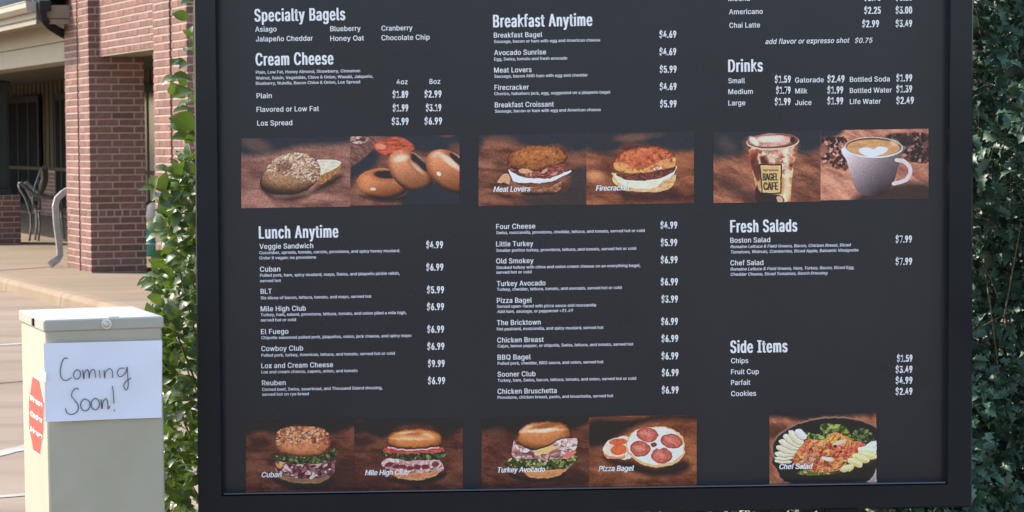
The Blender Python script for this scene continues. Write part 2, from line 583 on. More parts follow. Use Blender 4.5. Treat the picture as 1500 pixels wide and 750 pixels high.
while y < 14:
    o = bpy.data.objects.new('roof_seam', sm); o.location = (0, y, rz(EX - .02) + .001); link(o, arc)
    y += 0.42
# parapet / upper wall behind the beam, porch ceiling
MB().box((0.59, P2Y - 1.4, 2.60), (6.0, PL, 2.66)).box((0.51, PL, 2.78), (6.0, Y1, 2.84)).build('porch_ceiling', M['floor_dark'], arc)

# downspout: elbow out of the gutter, and the lower run with its kick-out
def lp(px, py, yy): return loc_plane(px, py, 1, yy)
MB().tube([lp(66, 6, EY - 0.06), lp(62, 18, EY - 0.06), lp(63, 27, EY - 0.06), lp(70, 36, EY + .1), lp(86, 46, PL + 0.05), lp(98, 52, PL + .1)], 0.05, sect=(0.04, 0.05)).box(tuple(lp(58, 16, EY - 0.13)), tuple(lp(72, 2, EY - 0.0)), 0.004).build('downspout_elbow', M['darkmetal'], arc)
pts = [lp(100, 278, 1.50), lp(92, 283, 1.50), lp(84, 291, 1.50), lp(81, 302, 1.5), lp(83, 330, 1.5), lp(86.5, 356, 1.5), lp(88, 374, 1.5), lp(85, 380, 1.47), lp(73, 388, 1.44)]
MB().tube(pts, 0.05, sect=(0.032, 0.036)).build('downspout', M['galv'], arc)

# storefront wall in the porch
WX = 4.5
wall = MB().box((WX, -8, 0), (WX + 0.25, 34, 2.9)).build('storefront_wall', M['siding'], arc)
wc = MB().box((WX - 0.06, -8, 0), (WX - 0.002, 34, 0.93)).build('wainscot', M['mortar'], arc)
st = MB()
for k in range(11):
    za = k * CH + JT / 2
    for (a, b) in segs(-7.9, 33.9, k % 2 == 0, 0.12):
        st.box((WX - 0.075, a + .006, za), (WX - 0.03, b - .006, za + CH - JT))
tag(st.build('brickwork', M['brick'], wc), kind='stuff')
MB().box((WX - 0.10, -8, 0.932), (WX - 0.001, 34, 1.0), 0.004).build('ledge', M['siding'], arc)
bt = MB().box((0, 0, 0), (0.012, 0.035, 1.85)).mesh('batten', varied('batten', (0.03, 0.025, 0.018), (0.045, 0.037, 0.025), 5, 0.95, spec=0.1))
y = -7.6
while y < 33:
    o = bpy.data.objects.new('batten', bt); o.location = (WX - 0.013, y, 1.002); link(o, wall)
    y += 0.45


def window(pxa, pxb, pyt, z0, divs=2):
    p = loc_plane(pxa, pyt, 0, WX - 0.12); q = loc_plane(pxb, pyt, 0, WX - 0.12)
    ya, yb2 = min(p.y, q.y), max(p.y, q.y)
    zt = p.z
    w = 0.14
    fm = MB()
    fm.box((WX - 0.10, ya, z0), (WX - 0.04, ya + w, zt), 0.004).box((WX - 0.10, yb2 - w, z0), (WX - 0.04, yb2, zt), 0.004)
    fm.box((WX - 0.099, ya + w, zt - w), (WX - 0.041, yb2 - w, zt - .001)).box((WX - 0.099, ya + w, z0 + .001), (WX - 0.041, yb2 - w, z0 + w))
    for i in range(1, divs):
        c = ya + (yb2 - ya) * i / divs
        fm.box((WX - 0.098, c - 0.06, z0 + w), (WX - 0.042, c + 0.06, zt - w))
    f = fm.build('window', M['darkmetal'], arc)
    for i in range(divs):
        a = ya + (yb2 - ya) * i / divs; b = ya + (yb2 - ya) * (i + 1) / divs
        MB().box((WX - 0.09, a + .06, z0 + .05), (WX - 0.08, b - .06, zt - .05)).build('pane', M['glass'], f)
    return f


window(9, 54, 143, 0.05, 3)
window(77, 96, 137, 0.05, 2)
window(188, 240, 126, 0.05, 2)
window(-60, 2, 146, 0.05, 2)
MB().box((0.51, 33.0, 0), (WX - 0.11, 33.3, 2.77)).build('added_end_wall', M['siding'], arc)  # unseen wall, added to keep open sky from lighting the porch
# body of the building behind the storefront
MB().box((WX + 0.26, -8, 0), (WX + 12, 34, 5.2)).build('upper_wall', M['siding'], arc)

# ---------------------------------------------------------------- chair on the porch
cb = at_z(43, 353, 0)
chair = empty('patio_chair', (cb.x, cb.y, 0))
tag(chair, 'metal patio chair with mesh back on the porch left of the near brick pier', 'chair')
# local x right in the picture; chair faces left
F, Bk, D2 = -0.06, 0.44, 0.26
SH = 0.44
for yy in (0.0, 0.5):
    MB().tube([(0.0, yy, 0), (0.035, yy, 0.22), (0.03, yy, 0.42), (-0.05, yy, 0.66), (-0.13, yy, 0.80), (-0.155, yy, 0.87)], 0.019, 6).build('leg', M['chair'], chair, True)
    MB().tube([(0.12 if yy else 0.14, yy, 0), (0.17, yy, 0.25), (0.15, yy, 0.44)] if yy == 0 else [(0.46, yy, 0), (0.43, yy, 0.25), (0.42, yy, 0.44)], 0.018, 6).build('leg', M['chair'], chair, True)
    MB().tube([(-0.155, yy, 0.87), (-0.12, yy, 0.90), (-0.02, yy, 0.80), (0.10, yy, 0.70), (0.25, yy, 0.66), (0.42, yy, 0.66)], 0.03, 6).build('arm', M['chair'], chair, True)
def bar_sheet(x0, z0, x1, z1, y0, y1, t=0.018, curve=0.0, n=8):
    m_ = MB()
    vs = []
    for i in range(n + 1):
        s = i / n
        x = x0 + (x1 - x0) * s + curve * math.sin(math.pi * s)
        z = z0 + (z1 - z0) * s
        vs += [(x, y0, z), (x, y1, z), (x + t, y1, z - t * .3), (x + t, y0, z - t * .3)]
    fs = []
    for i in range(n):
        a = 4 * i
        for k in range(4):
            fs.append((a + k, a + (k + 1) % 4, a + 4 + (k + 1) % 4, a + 4 + k))
    fs += [(3, 2, 1, 0), (4 * n, 4 * n + 1, 4 * n + 2, 4 * n + 3)]
    return m_.add(vs, fs)
bar_sheet(0.0, 0.45, 0.45, 0.49, 0.02, 0.48, 0.03, 0.0).build('seat', M['mesh'], chair)
bar_sheet(0.06, 0.62, 0.20, 1.12, 0.03, 0.47, 0.02, 0.06).build('backrest', M['mesh'], chair)
MB().tube([(0.07, 0.02, 0.5), (0.06, 0.02, 0.66), (0.10, 0.02, 0.86), (0.20, 0.02, 1.12), (0.22, 0.25, 1.17), (0.20, 0.48, 1.12), (0.10, 0.48, 0.86), (0.07, 0.48, 0.5)], 0.014, 6).build('back_frame', M['chair'], chair, True)

# ---------------------------------------------------------------- planters beyond the pier
pc = at_z(224, 375, 0)
pot = empty('planter', (pc.x, pc.y, 0))
tag(pot, 'teal glazed garden pot with banded rim between the two brick piers', 'planter')
k = FPX / pc.y
MB().lathe([(0.08, 0), (0.105, 0.01), (0.12, 0.14), (0.135, 0.155), (0.135, 0.175), (0.122, 0.185), (0.128, 0.34), (0.142, 0.36), (0.142, 0.395), (0.13, 0.40), (0.115, 0.36)], n=28).build('pot_body', M['teal'], pot, True)
MB().lathe([(0.125, 0.154), (0.140, 0.158), (0.140, 0.168), (0.126, 0.18)], n=28).build('band', M['stone'], pot, True)
bc = pc + Vector((0.0, 0.42, 0))
bowl = empty('stone_bowl', (bc.x, bc.y, 0))
tag(bowl, 'pale stone bowl planter on a thin dark stand behind the teal pot', 'planter')
MB().lathe([(0.05, 0.42), (0.14, 0.44), (0.20, 0.50), (0.205, 0.53), (0.19, 0.55), (0.14, 0.56), (0.12, 0.66), (0.08, 0.70)], n=24).build('bowl', M['stone'], bowl, True)
for a in (-0.17, 0.17):
    MB().tube([(a, 0, 0), (a * 0.9, 0, 0.3), (a * 1.05, 0, 0.52)], 0.008, 6).build('leg', M['darkmetal'], bowl, True)
MB().tube([(0, 0.17, 0), (0, .15, 0.3), (0, .17, 0.5)], 0.008, 6).build('leg', M['darkmetal'], bowl, True)
MB().tube([(-0.19, 0.0, 0.56), (-0.2, 0, 0.62), (-0.12, 0, 0.70), (0.02, 0, 0.74), (0.10, 0, 0.71)], 0.015, 6).build('handle', M['darkmetal'], bowl, True)
# ---------------------------------------------------------------- lettering
import os
try:
    FONT = bpy.data.fonts.load(os.path.join(bpy.utils.system_resource('DATAFILES'), 'fonts', 'Inter.woff2'))
except Exception:
    FONT = None


def glyphs(s, res=2, offset=0.0, font=True, space=1.0):
    cu = bpy.data.curves.new('t', 'FONT')
    if FONT is not None and font:
        cu.font = FONT
    cu.body = s
    cu.size = 1.0
    cu.resolution_u = res
    cu.offset = offset
    cu.space_character = space
    ob = bpy.data.objects.new('t', cu)
    me = bpy.data.meshes.new_from_object(ob)
    co = np.empty(len(me.vertices) * 3)
    me.vertices.foreach_get('co', co)
    co = co.reshape(-1, 3)
    polys = [tuple(p.vertices) for p in me.polygons]
    bpy.data.objects.remove(ob); bpy.data.curves.remove(cu); bpy.data.meshes.remove(me)
    return co, polys


def text_mesh(s, res=2, offset=0.0, font=True, space=1.0):
    """glyph outlines; the letter x is drawn as two crossing bars"""
    if 'x' not in s or FONT is None:
        return glyphs(s, res, offset, font, space)
    s2 = s.replace('x', 'z')
    co, polys = glyphs(s2, res, offset, font, space)
    zc, _ = glyphs('z', res, offset, font, space)
    zw, zh = zc[:, 0].max() - zc[:, 0].min(), zc[:, 1].max()
    z0 = zc[:, 1].min()
    V = [tuple(v) for v in co]
    for i, ch in enumerate(s):
        if ch != 'x': continue
        pc, _ = glyphs(s2[:i + 1], res, offset, font, space)
        b1 = pc[:, 0].max(); b0 = b1 - zw
        polys = [p for p in polys if not (min(co[q][0] for q in p if q < len(co)) > b0 - 0.01 and max(co[q][0] for q in p if q < len(co)) < b1 + 0.01) or p[0] >= len(co)]
        t = 0.125 + offset
        for (xa, xb) in ((b0 - .02, b1 + .02 - t), (b1 + .02 - t, b0 - .02)):
            n = len(V)
            V += [(xa, z0, 0), (xa + t, z0, 0), (xb + t, zh, 0), (xb, zh, 0)]
            polys.append((n, n + 1, n + 2, n + 3))
    return np.array(V), polys


_h, _ = text_mesh("H")
CAPH = _h[:, 1].max() - _h[:, 1].min()


def lettering(s, width, cap, name, mat, parent, loc, rot=(0, 0, 0), res=2, offset=0.0, copies=0, cshift=0.0, shear=0.0, lift=0.0006, space=1.0):
    """flat print: baseline starts at loc (parent's frame), letters in its local x-z plane facing -y"""
    co, polys = text_mesh(s, res, offset, space=space)
    x0, x1 = co[:, 0].min(), co[:, 0].max()
    kz = cap / CAPH
    x = (co[:, 0] - x0) * (width / (x1 - x0))
    z = co[:, 1] * kz
    x = x + z * shear
    V, Fc = [], []
    n = len(co)
    for i in range(copies + 1):
        dx = (i / max(copies, 1) - 0.5) * cshift if copies else 0
        V += [(a + dx, -lift - 0.00006 * i, b) for a, b in zip(x, z)]
        Fc += [tuple(i * n + q for q in p) for p in polys]
    me = bpy.data.meshes.new(name)
    me.from_pydata(V, [], Fc)
    me.materials.append(mat)
    o = bpy.data.objects.new(name, me)
    o.location = loc; o.rotation_euler = rot
    return link(o, parent)


# ---------------------------------------------------------------- menu board
YB = 5.70
RHO = 0.0077
bc0 = at_y(855, 375, YB)
board = empty('menu_board', (bc0.x, YB, 0), (0, -RHO, 0))
tag(board, 'big black drive-through menu board with white prices and food pictures', 'menu board')
BMX = Matrix.Translation((bc0.x, YB, 0)) @ Matrix.Rotation(-RHO, 4, 'Y')
BMI = BMX.inverted()


def bl(px, py, dy=0.0):
    """pixel -> point in the board's frame on its face (shifted dy)"""
    return BMI @ at_plane(px, py, BMX @ Vector((0, dy, 0)), BMX.to_3x3() @ Vector((0, 1, 0)))


PXM = (bl(1000, 400) - bl(900, 400)).length / 100.0     # metres per pixel on the board
fo = 0.035   # the frame stands proud of the panel
def frx(x0, y0, x1, y1, y): return x0 + (x1 - x0) * (y - y0) / (y1 - y0)
TOP = -300
oL = [bl(frx(283.5, 0, 290, 750, yy), yy, -fo) for yy in (TOP, 761)]
oR = [bl(frx(1426, 0, 1424, 743, yy), yy, -fo) for yy in (TOP - 16, 743)]
iL = [bl(frx(318, 0, 327, 724, yy), yy, -fo) for yy in (TOP + 36, 724)]
iR = [bl(frx(1389.5, 0, 1385.5, 707, yy), yy, -fo) for yy in (TOP + 20, 707)]


def rail(a, b, c, d, name='frame_rail'):
    """a,b outer corners, c,d inner corners (front plane); mitred bar with chamfered inner edge"""
    m_ = MB()
    back = 0.16
    ch = 0.010
    def off(p, q, k): return p + (q - p).normalized() * k
    a2, b2 = off(a, d, 0.004), off(b, c, 0.004)
    c2, d2 = off(c, b, 0.006), off(d, a, 0.006)
    Y = lambda p, dy: Vector((p.x, p.y + dy, p.z))
    ringA = [Y(a, back), Y(a, 0.004), a2, d2, Y(d, 0.010), Y(d, fo - 0.002)]
    ringB = [Y(b, back), Y(b, 0.004), b2, c2, Y(c, 0.010), Y(c, fo - 0.002)]
    vs = ringA + ringB
    fs = [(i, i + 1, 7 + i, 6 + i) for i in range(5)] + [(5, 0, 6, 11)] + [tuple(range(6))[::-1], tuple(range(6, 12))]
    m_.add(vs, fs)
    return m_.build(name, M['frame'], board)


rail(oL[0], oL[1], iL[1], iL[0])
rail(oL[1], oR[1], iR[1], iL[1])
rail(oR[1], oR[0], iR[0], iR[1])
rail(oR[0], oL[0], iL[0], iR[0])
# panel (print under a thin clear cover) and back box
pm = MB()
q = [iL[0], iR[0], iR[1], iL[1]]
pv = [Vector((p.x, 0.0, p.z)) for p in q]
cen = sum(pv, Vector()) / 4
pv = [p + (p - cen).normalized() * 0.012 for p in pv]
pm.add([*pv, *[p + Vector((0, 0.01, 0)) for p in pv]], [(3, 2, 1, 0), (4, 5, 6, 7), (0, 1, 5, 4), (1, 2, 6, 5), (2, 3, 7, 6), (3, 0, 4, 7)])
panel = pm.build('menu_panel', M['panel'], board)
bx = MB().box((min(p.x for p in oL) + .012, 0.014, min(oL[1].z, oR[1].z) + .02), (max(p.x for p in oR) - .012, 0.155, oL[0].z - .03))
bx.build('cabinet', M['frame'], board)
for xx in (-0.55, 0.55):
    MB().box((xx - 0.04, 0.03, -0.13), (xx + 0.04, 0.11, oR[1].z + 0.05), 0.003).build('leg', M['frame'], board)
# pale glass edge resting along the bottom rail, and thin shadow gaps beside the panel
a, b_ = bl(327.5, 724.4, -0.0375), bl(1385, 707.6, -0.0375)
MB().add([a, b_, b_ + Vector((0, 0, .0016)), a + Vector((0, 0, .0016)), a + Vector((0, .011, 0)), b_ + Vector((0, .011, 0)), b_ + Vector((0, .011, .0016)), a + Vector((0, .011, .0016))],
         [(0, 1, 2, 3), (3, 2, 6, 7), (0, 4, 5, 1), (1, 5, 6, 2), (0, 3, 7, 4), (4, 7, 6, 5)]).build('glass_edge', M['trim'], board)


def T(s, x0, x1, y, kind):
    p = bl(x0, y, 0)
    wd = (x1 - x0) * PXM
    if kind in ('H',):
        lettering(s, wd - 1.0 * PXM, 18.0 * PXM, 'heading', M['textwhite'], panel, (p.x + .5 * PXM, 0, p.z), res=3, offset=0.002, copies=5, cshift=1.6 * PXM, space=1.14)
    elif kind == 'P':
        lettering(s, wd - 0.8 * PXM, 10.0 * PXM, 'price', M['textwhite'], panel, (p.x + .4 * PXM, 0, p.z), res=2, offset=0.004, copies=3, cshift=0.95 * PXM, space=1.12)
    elif kind == 'N':
        lettering(s, wd, 7.3 * PXM, 'item_name', M['textwhite'], panel, (p.x, 0, p.z), res=2, offset=0.002, copies=1, cshift=0.26 * PXM, space=1.04)
    elif kind == 'NI':
        lettering(s, wd, 7.3 * PXM, 'item_name', M['textwhite'], panel, (p.x, 0, p.z), res=2, offset=0.002, copies=1, cshift=0.26 * PXM, space=1.04, shear=0.2)
    elif kind == 'C':
        lettering(s, wd, 7.6 * PXM, 'caption', M['textwhite'], panel, (p.x, 0, p.z), res=2, offset=0.008, copies=2, cshift=0.5 * PXM, shear=0.2, lift=0.0022)
    elif kind == 'D':
        lettering(s, wd, 4.3 * PXM, 'description', M['textgrey'], panel, (p.x, 0, p.z), res=1, offset=0.004, copies=1, cshift=0.22 * PXM)
    elif kind == 'DI':
        lettering(s, wd, 4.3 * PXM, 'description', M['textgrey'], panel, (p.x, 0, p.z), res=1, offset=0.004, copies=1, cshift=0.22 * PXM, shear=0.2)


L_ = []
def A(kind, *rows):
    for r in rows: L_.append((*r, kind))
A('H', ("Specialty Bagels", 373, 505, 31.5), ("Cream Cheese", 374.7, 488, 96), ("Breakfast Anytime", 722.7, 867, 40), ("Drinks", 1067, 1117, 105.5),
  ("Lunch Anytime", 379.6, 495.5, 349.5), ("Fresh Salads", 1070, 1167.6, 340.6), ("Side Items", 1070, 1153.4, 517))
A('N', ("Asiago", 374, 405, 46.5), ("Jalapeño Cheddar", 375, 458, 60.8), ("Blueberry", 484, 528, 45.8), ("Honey Oat", 484, 533, 60), ("Cranberry", 559, 604, 45), ("Chocolate Chip", 559, 629, 59),
  ("4oz", 581, 597, 123.5), ("8oz", 629, 645, 123), ("Plain", 376, 398, 144), ("Flavored or Low Fat", 376, 467, 164), ("Lox Spread", 377, 428, 184),
  ("Breakfast Bagel", 723.5, 794, 55.2), ("Avocado Sunrise", 724, 799.5, 80.8), ("Meat Lovers", 724, 778.5, 106.4), ("Firecracker", 724.5, 774.5, 131.8), ("Breakfast Croissant", 725, 811, 157.3),
  ("Mocha", 1067, 1098, 1.6), ("Americano", 1068, 1117, 21), ("Chai Latte", 1068.5, 1113, 40.8),
  ("Small", 1067, 1091, 122), ("Medium", 1067, 1102.5, 138), ("Large", 1067, 1091.5, 154.5), ("Gatorade", 1164.7, 1206.5, 121), ("Milk", 1165, 1182.5, 137), ("Juice", 1165, 1188.5, 154),
  ("Bottled Soda", 1245, 1303, 120), ("Bottled Water", 1245, 1306, 136.3), ("Life Water", 1245, 1290, 152.5),
  ("Veggie Sandwich", 380.3, 458.8, 364.6), ("Cuban", 381, 410.5, 398), ("BLT", 382, 398, 430.4), ("Mile High Club", 382, 448, 456), ("El Fuego", 382.5, 422.5, 489.4),
  ("Cowboy Club", 383, 444, 514.3), ("Lox and Cream Cheese", 383, 488, 539.3), ("Reuben", 384, 418.5, 564.5),
  ("Four Cheese", 727, 784, 335.5), ("Little Turkey", 727, 781, 361), ("Old Smokey", 727, 781.5, 386), ("Turkey Avocado", 728, 799, 419), ("Pizza Bagel", 728, 779, 443.8),
  ("The Bricktown", 728, 792, 476.3), ("Chicken Breast", 728.5, 796.5, 501.8), ("BBQ Bagel", 729, 777.5, 527), ("Sooner Club", 729, 784.5, 551.8), ("Chicken Bruschetta", 729, 815.5, 576.9),
  ("Boston Salad", 1070, 1128, 355.6), ("Chef Salad", 1070, 1118, 388.7), ("Chips", 1071, 1096, 532), ("Fruit Cup", 1071, 1111.5, 548.3), ("Parfait", 1071, 1099, 564), ("Cookies", 1071, 1107.5, 580.2))
A('NI', ("add flavor or expresso shot", 1121, 1243, 64.5), ("$0.75", 1252, 1277, 63))
A('D', ("Plain, Low Fat, Honey Almond, Strawberry, Cinnamon", 375, 527, 108), ("Walnut, Raisin, Vegetable, Chive & Onion, Wasabi, Jalapeño,", 375, 546, 116.5), ("Blueberry, Nutella, Bacon Chive & Onion, Lox Spread", 375, 527, 124.3),
  ("Sausage, bacon or ham with egg and American cheese", 723.5, 878.5, 63), ("Egg, Swiss, tomato and fresh avocado", 724, 830.5, 88.8), ("Sausage, bacon AND ham with egg and cheddar", 724, 860.5, 114),
  ("Chorizo, habañero jack, egg, suggested on a jalapeño bagel", 724, 893.5, 139.5), ("Sausage, bacon or ham with egg and American cheese", 725, 879.5, 165),
  ("Cucumber, sprouts, tomato, carrots, provolone, and spicy honey mustard.", 380, 586, 372.3), ("Order it vegan: no provolone", 380, 463, 380),
  ("Pulled pork, ham, spicy mustard, mayo, Swiss, and jalapeño pickle relish,", 381, 585.5, 405.4), ("served hot", 381, 411.5, 413.4), ("Six slices of bacon, lettuce, tomato, and mayo, served hot", 382, 544, 438.5),
  ("Turkey, ham, salami, provolone, lettuce, tomato, and onion piled a mile high,", 382, 595.5, 463.2), ("served hot or cold", 382, 433.5, 471), ("Chipotle seasoned pulled pork, jalapeños, onion, jack cheese, and spicy mayo", 383, 603, 496.8),
  ("Pulled pork, turkey, American, lettuce, and tomato, served hot or cold", 383, 578.5, 522.5), ("Lox and cream cheese, capers, onion, and tomato", 383, 524, 547), ("Corned beef, Swiss, sauerkraut, and Thousand Island dressing,", 384, 560.5, 572.6), ("served hot on rye bread", 384, 452.5, 579.8),
  ("Swiss, mozzarella, provolone, cheddar, lettuce, and tomato, served hot or cold", 727, 944, 343), ("Smaller portion turkey, provolone, lettuce, and tomato, served hot or cold", 727, 931.5, 369),
  ("Smoked turkey with chive and onion cream cheese on an everything bagel,", 727, 938, 394), ("served hot or cold", 727, 778.5, 401), ("Turkey, cheddar, lettuce, tomato, and avocado, served hot or cold", 728, 910.5, 426),
  ("Served open-faced with pizza sauce and mozzarella", 728, 873, 451), ("Hot pastrami, mozzarella, and spicy mustard, served hot", 728, 884, 484), ("Cajun, lemon pepper, or chipotle, Swiss, lettuce, and tomato, served hot", 729, 928, 509),
  ("Pulled pork, cheddar, BBQ sauce, and onion, served hot", 729, 884, 534.4), ("Turkey, ham, Swiss, bacon, lettuce, tomato, and onion, served hot or cold", 729, 932, 559.3), ("Provolone, chicken breast, pesto, and bruschetta, served hot", 729, 898.5, 584.3))
A('DI', ("Add ham, sausage, or pepperoni +$1.49", 728, 839, 458.5), ("Romaine Lettuce & Field Greens, Bacon, Chicken Breast, Diced", 1070, 1245.5, 363.5), ("Tomatoes, Walnuts, Cranberries, Diced Apple, Balsamic Vinaigrette", 1070, 1257, 371.2),
  ("Romaine Lettuce & Field Greens, Ham, Turkey, Bacon, Diced Egg,", 1070, 1251, 396.4), ("Cheddar Cheese, Diced Tomatoes, Ranch Dressing", 1070, 1211.5, 404))
A('P', ("$1.89", 575.2, 598, 143.5), ("$2.99", 621.9, 646.7, 143), ("$1.99", 575.5, 598, 163.3), ("$3.19", 624, 646.5, 163), ("$3.99", 574, 598.5, 183), ("$6.99", 622, 647.5, 182.5),
  ("$4.69", 966, 990.5, 55.5), ("$4.69", 966, 990.5, 81), ("$5.99", 966.5, 991, 106.7), ("$4.69", 966.5, 991, 132), ("$5.99", 967, 991, 157.3),
  ("$2.75", 1266, 1290, 1.4), ("$3.25", 1312, 1336, 1.0), ("$2.25", 1266, 1290, 20.3), ("$3.00", 1312, 1336, 20), ("$2.99", 1263, 1287.5, 40), ("$3.49", 1312, 1336, 39.6),
  ("$1.59", 1135, 1158.3, 121.3), ("$1.79", 1137, 1158, 137.3), ("$1.99", 1135, 1158, 154), ("$2.49", 1212, 1237, 120.8), ("$1.99", 1212, 1235, 137), ("$1.99", 1212, 1235, 153),
  ("$1.99", 1313, 1336, 119.3), ("$1.39", 1313, 1336, 135.5), ("$2.49", 1313, 1338.5, 152.3),
  ("$4.99", 624.4, 649, 363.7), ("$6.99", 624.5, 649.5, 396.5), ("$5.99", 625.5, 650.5, 429.7), ("$6.99", 625.5, 650.5, 454.4), ("$6.99", 626, 650.5, 487.5), ("$6.99", 626, 651, 512.4), ("$9.99", 627, 651.5, 537.6), ("$6.99", 627, 652, 562.8),
  ("$4.99", 967.5, 992, 335), ("$5.99", 968, 992, 360.4), ("$6.99", 968, 992.5, 385.7), ("$6.99", 968, 993, 418), ("$3.99", 969, 993, 443.3), ("$6.99", 968.5, 993, 476), ("$6.99", 969, 993.5, 501), ("$6.99", 969, 993.5, 526.5), ("$6.99", 969.5, 994, 551), ("$6.99", 969.5, 994, 576.4),
  ("$7.99", 1312, 1335.7, 355.4), ("$7.99", 1312, 1336, 388), ("$1.59", 1314, 1336.5, 530), ("$3.49", 1312, 1336.5, 546.2), ("$4.99", 1312, 1336.5, 562.3), ("$2.49", 1312, 1336.5, 578.4))
A('C', ("Meat Lovers", 723, 776, 281), ("Firecracker", 873, 922, 279.3), ("Cuban", 383, 412, 699), ("Mile High Club", 535, 598, 696), ("Turkey Avocado", 728, 798, 692), ("Pizza Bagel", 877, 928, 690), ("Chef Salad", 1141, 1189, 687))
for (s, x0, x1, y, k) in L_:
    T(s, x0, x1, y, k)

# ---------------------------------------------------------------- the printed food pictures
PICMAT, _t, _b = new_mat('food_print', (0.2, 0.2, 0.2), 0.28)
_n = _t.nodes.new("ShaderNodeAttribute"); _n.attribute_name = 'ink'
_t.links.new(_n.outputs["Color"], _b.inputs["Base Color"])
PRINT_GAIN = np.array([0.635, 0.75, 0.94])
PRINT_HAZE = np.array([0.030, 0.034, 0.037])


class Cv:
    def __init__(s, box, org, sc, bg=(56, 62, 72), warp=9.0):
        s.box = box
        x0, y0, x1, y1 = box
        s.nx, s.ny = int((x1 - x0) * 1.35), int((y1 - y0) * 1.35)
        gx = np.linspace(x0, x1, s.nx); gy = np.linspace(y0, y1, s.ny)
        X, Y = np.meshgrid(gx, gy)
        s.X, s.Y = (X - org[0]) * sc, (Y - org[1]) * sc
        s.C = np.zeros((s.ny, s.nx, 3)) + np.array(bg, float)
        s.px, s.py = X, Y
        s.seed = int(x0 * 7 + y0)
        wx, wy = s.n(26, 26, 2, 90), s.n(26, 26, 2, 91)
        s.X = s.X + (wx - 0.5) * warp * 1.6
        s.Y = s.Y + (wy - 0.5) * warp * 1.2

    def n(s, sx, sy=None, oct=3, seed=0, rot=0.0):
        """fractal noise in 0..1, sx, sy = feature size in drawing units"""
        sy = sy or sx
        c, d = math.cos(rot), math.sin(rot)
        U = (s.X * c + s.Y * d) / sx; V = (-s.X * d + s.Y * c) / sy
        tot = np.zeros_like(U); amp = 1.0; su = 0
        for o in range(oct):
            r = np.random.default_rng(s.seed + seed * 31 + o * 7)
            tb = r.random((64, 64))
            iu = np.floor(U).astype(int); iv = np.floor(V).astype(int)
            fu = U - iu; fv = V - iv
            fu = fu * fu * (3 - 2 * fu); fv = fv * fv * (3 - 2 * fv)
            g = lambda a, b: tb[(iv + b) % 64, (iu + a) % 64]
            val = (g(0, 0) * (1 - fu) + g(1, 0) * fu) * (1 - fv) + (g(0, 1) * (1 - fu) + g(1, 1) * fu) * fv
            tot += val * amp; su += amp
            amp *= 0.55; U = U * 2.03 + 5.3; V = V * 2.03 + 2.7
        return tot / su

    def E(s, cx, cy, rx, ry, ang=0.0, soft=0.06):
        a = math.radians(ang)
        dx, dy = s.X - cx, s.Y - cy
        u = (dx * math.cos(a) + dy * math.sin(a)) / rx
        v = (-dx * math.sin(a) + dy * math.cos(a)) / ry
        s.u, s.v = u, v
        d = np.sqrt(u * u + v * v)
        return np.clip((1 - d) / soft + 0.5, 0, 1)

    def P(s, pts, soft=3.0, smooth=True, closed=True):
        p = np.array(pts, float)
        if smooth:
            out = []
            n = len(p)
            for i in range(n if closed else n - 1):
                if closed:
                    a, b, c, d = p[(i - 1) % n], p[i], p[(i + 1) % n], p[(i + 2) % n]
                else:
                    a, b, c, d = p[max(i - 1, 0)], p[i], p[i + 1], p[min(i + 2, n - 1)]
                for t in np.linspace(0, 1, 5)[:-1]:
                    out.append(0.5 * ((2 * b) + (c - a) * t + (2 * a - 5 * b + 4 * c - d) * t * t + (3 * b - a - 3 * c + d) * t ** 3))
            if not closed: out.append(p[-1])
            p = np.array(out)
        dist = np.full(s.X.shape, 1e9); ins = np.zeros(s.X.shape, bool)
        n = len(p)
        for i in range(n if closed else n - 1):
            a, b = p[i], p[(i + 1) % n]
            ab = b - a
            L2 = max(ab @ ab, 1e-9)
            t = np.clip(((s.X - a[0]) * ab[0] + (s.Y - a[1]) * ab[1]) / L2, 0, 1)
            d = np.hypot(s.X - a[0] - t * ab[0], s.Y - a[1] - t * ab[1])
            dist = np.minimum(dist, d)
            if closed:
                cr = ((a[1] > s.Y) != (b[1] > s.Y))
                xi = a[0] + (s.Y - a[1]) / (b[1] - a[1] + 1e-12) * (b[0] - a[0])
                ins ^= cr & (s.X < xi)
        if not closed:
            return dist
        sd = np.where(ins, dist, -dist)
        s.sd = sd
        return np.clip(sd / soft + 0.5, 0, 1)

    def stroke(s, pts, w, col, soft=3.0, op=1.0):
        d = s.P(pts, closed=False)
        s.p(np.clip((w / 2 - d) / soft + 0.5, 0, 1) * op, col)

    def p(s, m, col, sh=None):
        c = np.array(col, float)
        c = np.broadcast_to(c, s.C.shape) if c.ndim == 1 else c
        if sh is not None: c = np.clip(c * sh[..., None], 0, 255)
        s.C = s.C * (1 - m[..., None]) + c * m[..., None]

    def add(s, m, amt):
        s.C = np.clip(s.C + m[..., None] * np.array(amt, float), 0, 255)

    def mul(s, m, k):
        s.C = s.C * (1 + m[..., None] * (k - 1))

    def wood(s, c1=(92, 60, 52), c2=(150, 98, 82), line=(58, 42, 42), rot=0.12):
        a = s.n(150, 60, 4, 1, rot); b = s.n(90, 40, 4, 2, rot)
        t = np.clip((a * 0.7 + b * 0.5 - 0.35) * 2.2, 0, 1)[..., None]
        s.C = np.array(c1, float) * (1 - t) + np.array(c2, float) * t
        g = np.clip((s.n(240, 22, 2, 3, rot) - 0.6) * 4, 0, 1)
        s.p(g * 0.4, line)
        s.C *= (0.90 + 0.2 * s.n(7, 7, 2, 4))[..., None]

    def vign(s, pts, soft, col=(54, 61, 72), op=1.0):
        s.p(s.P(pts, soft) * op, col)

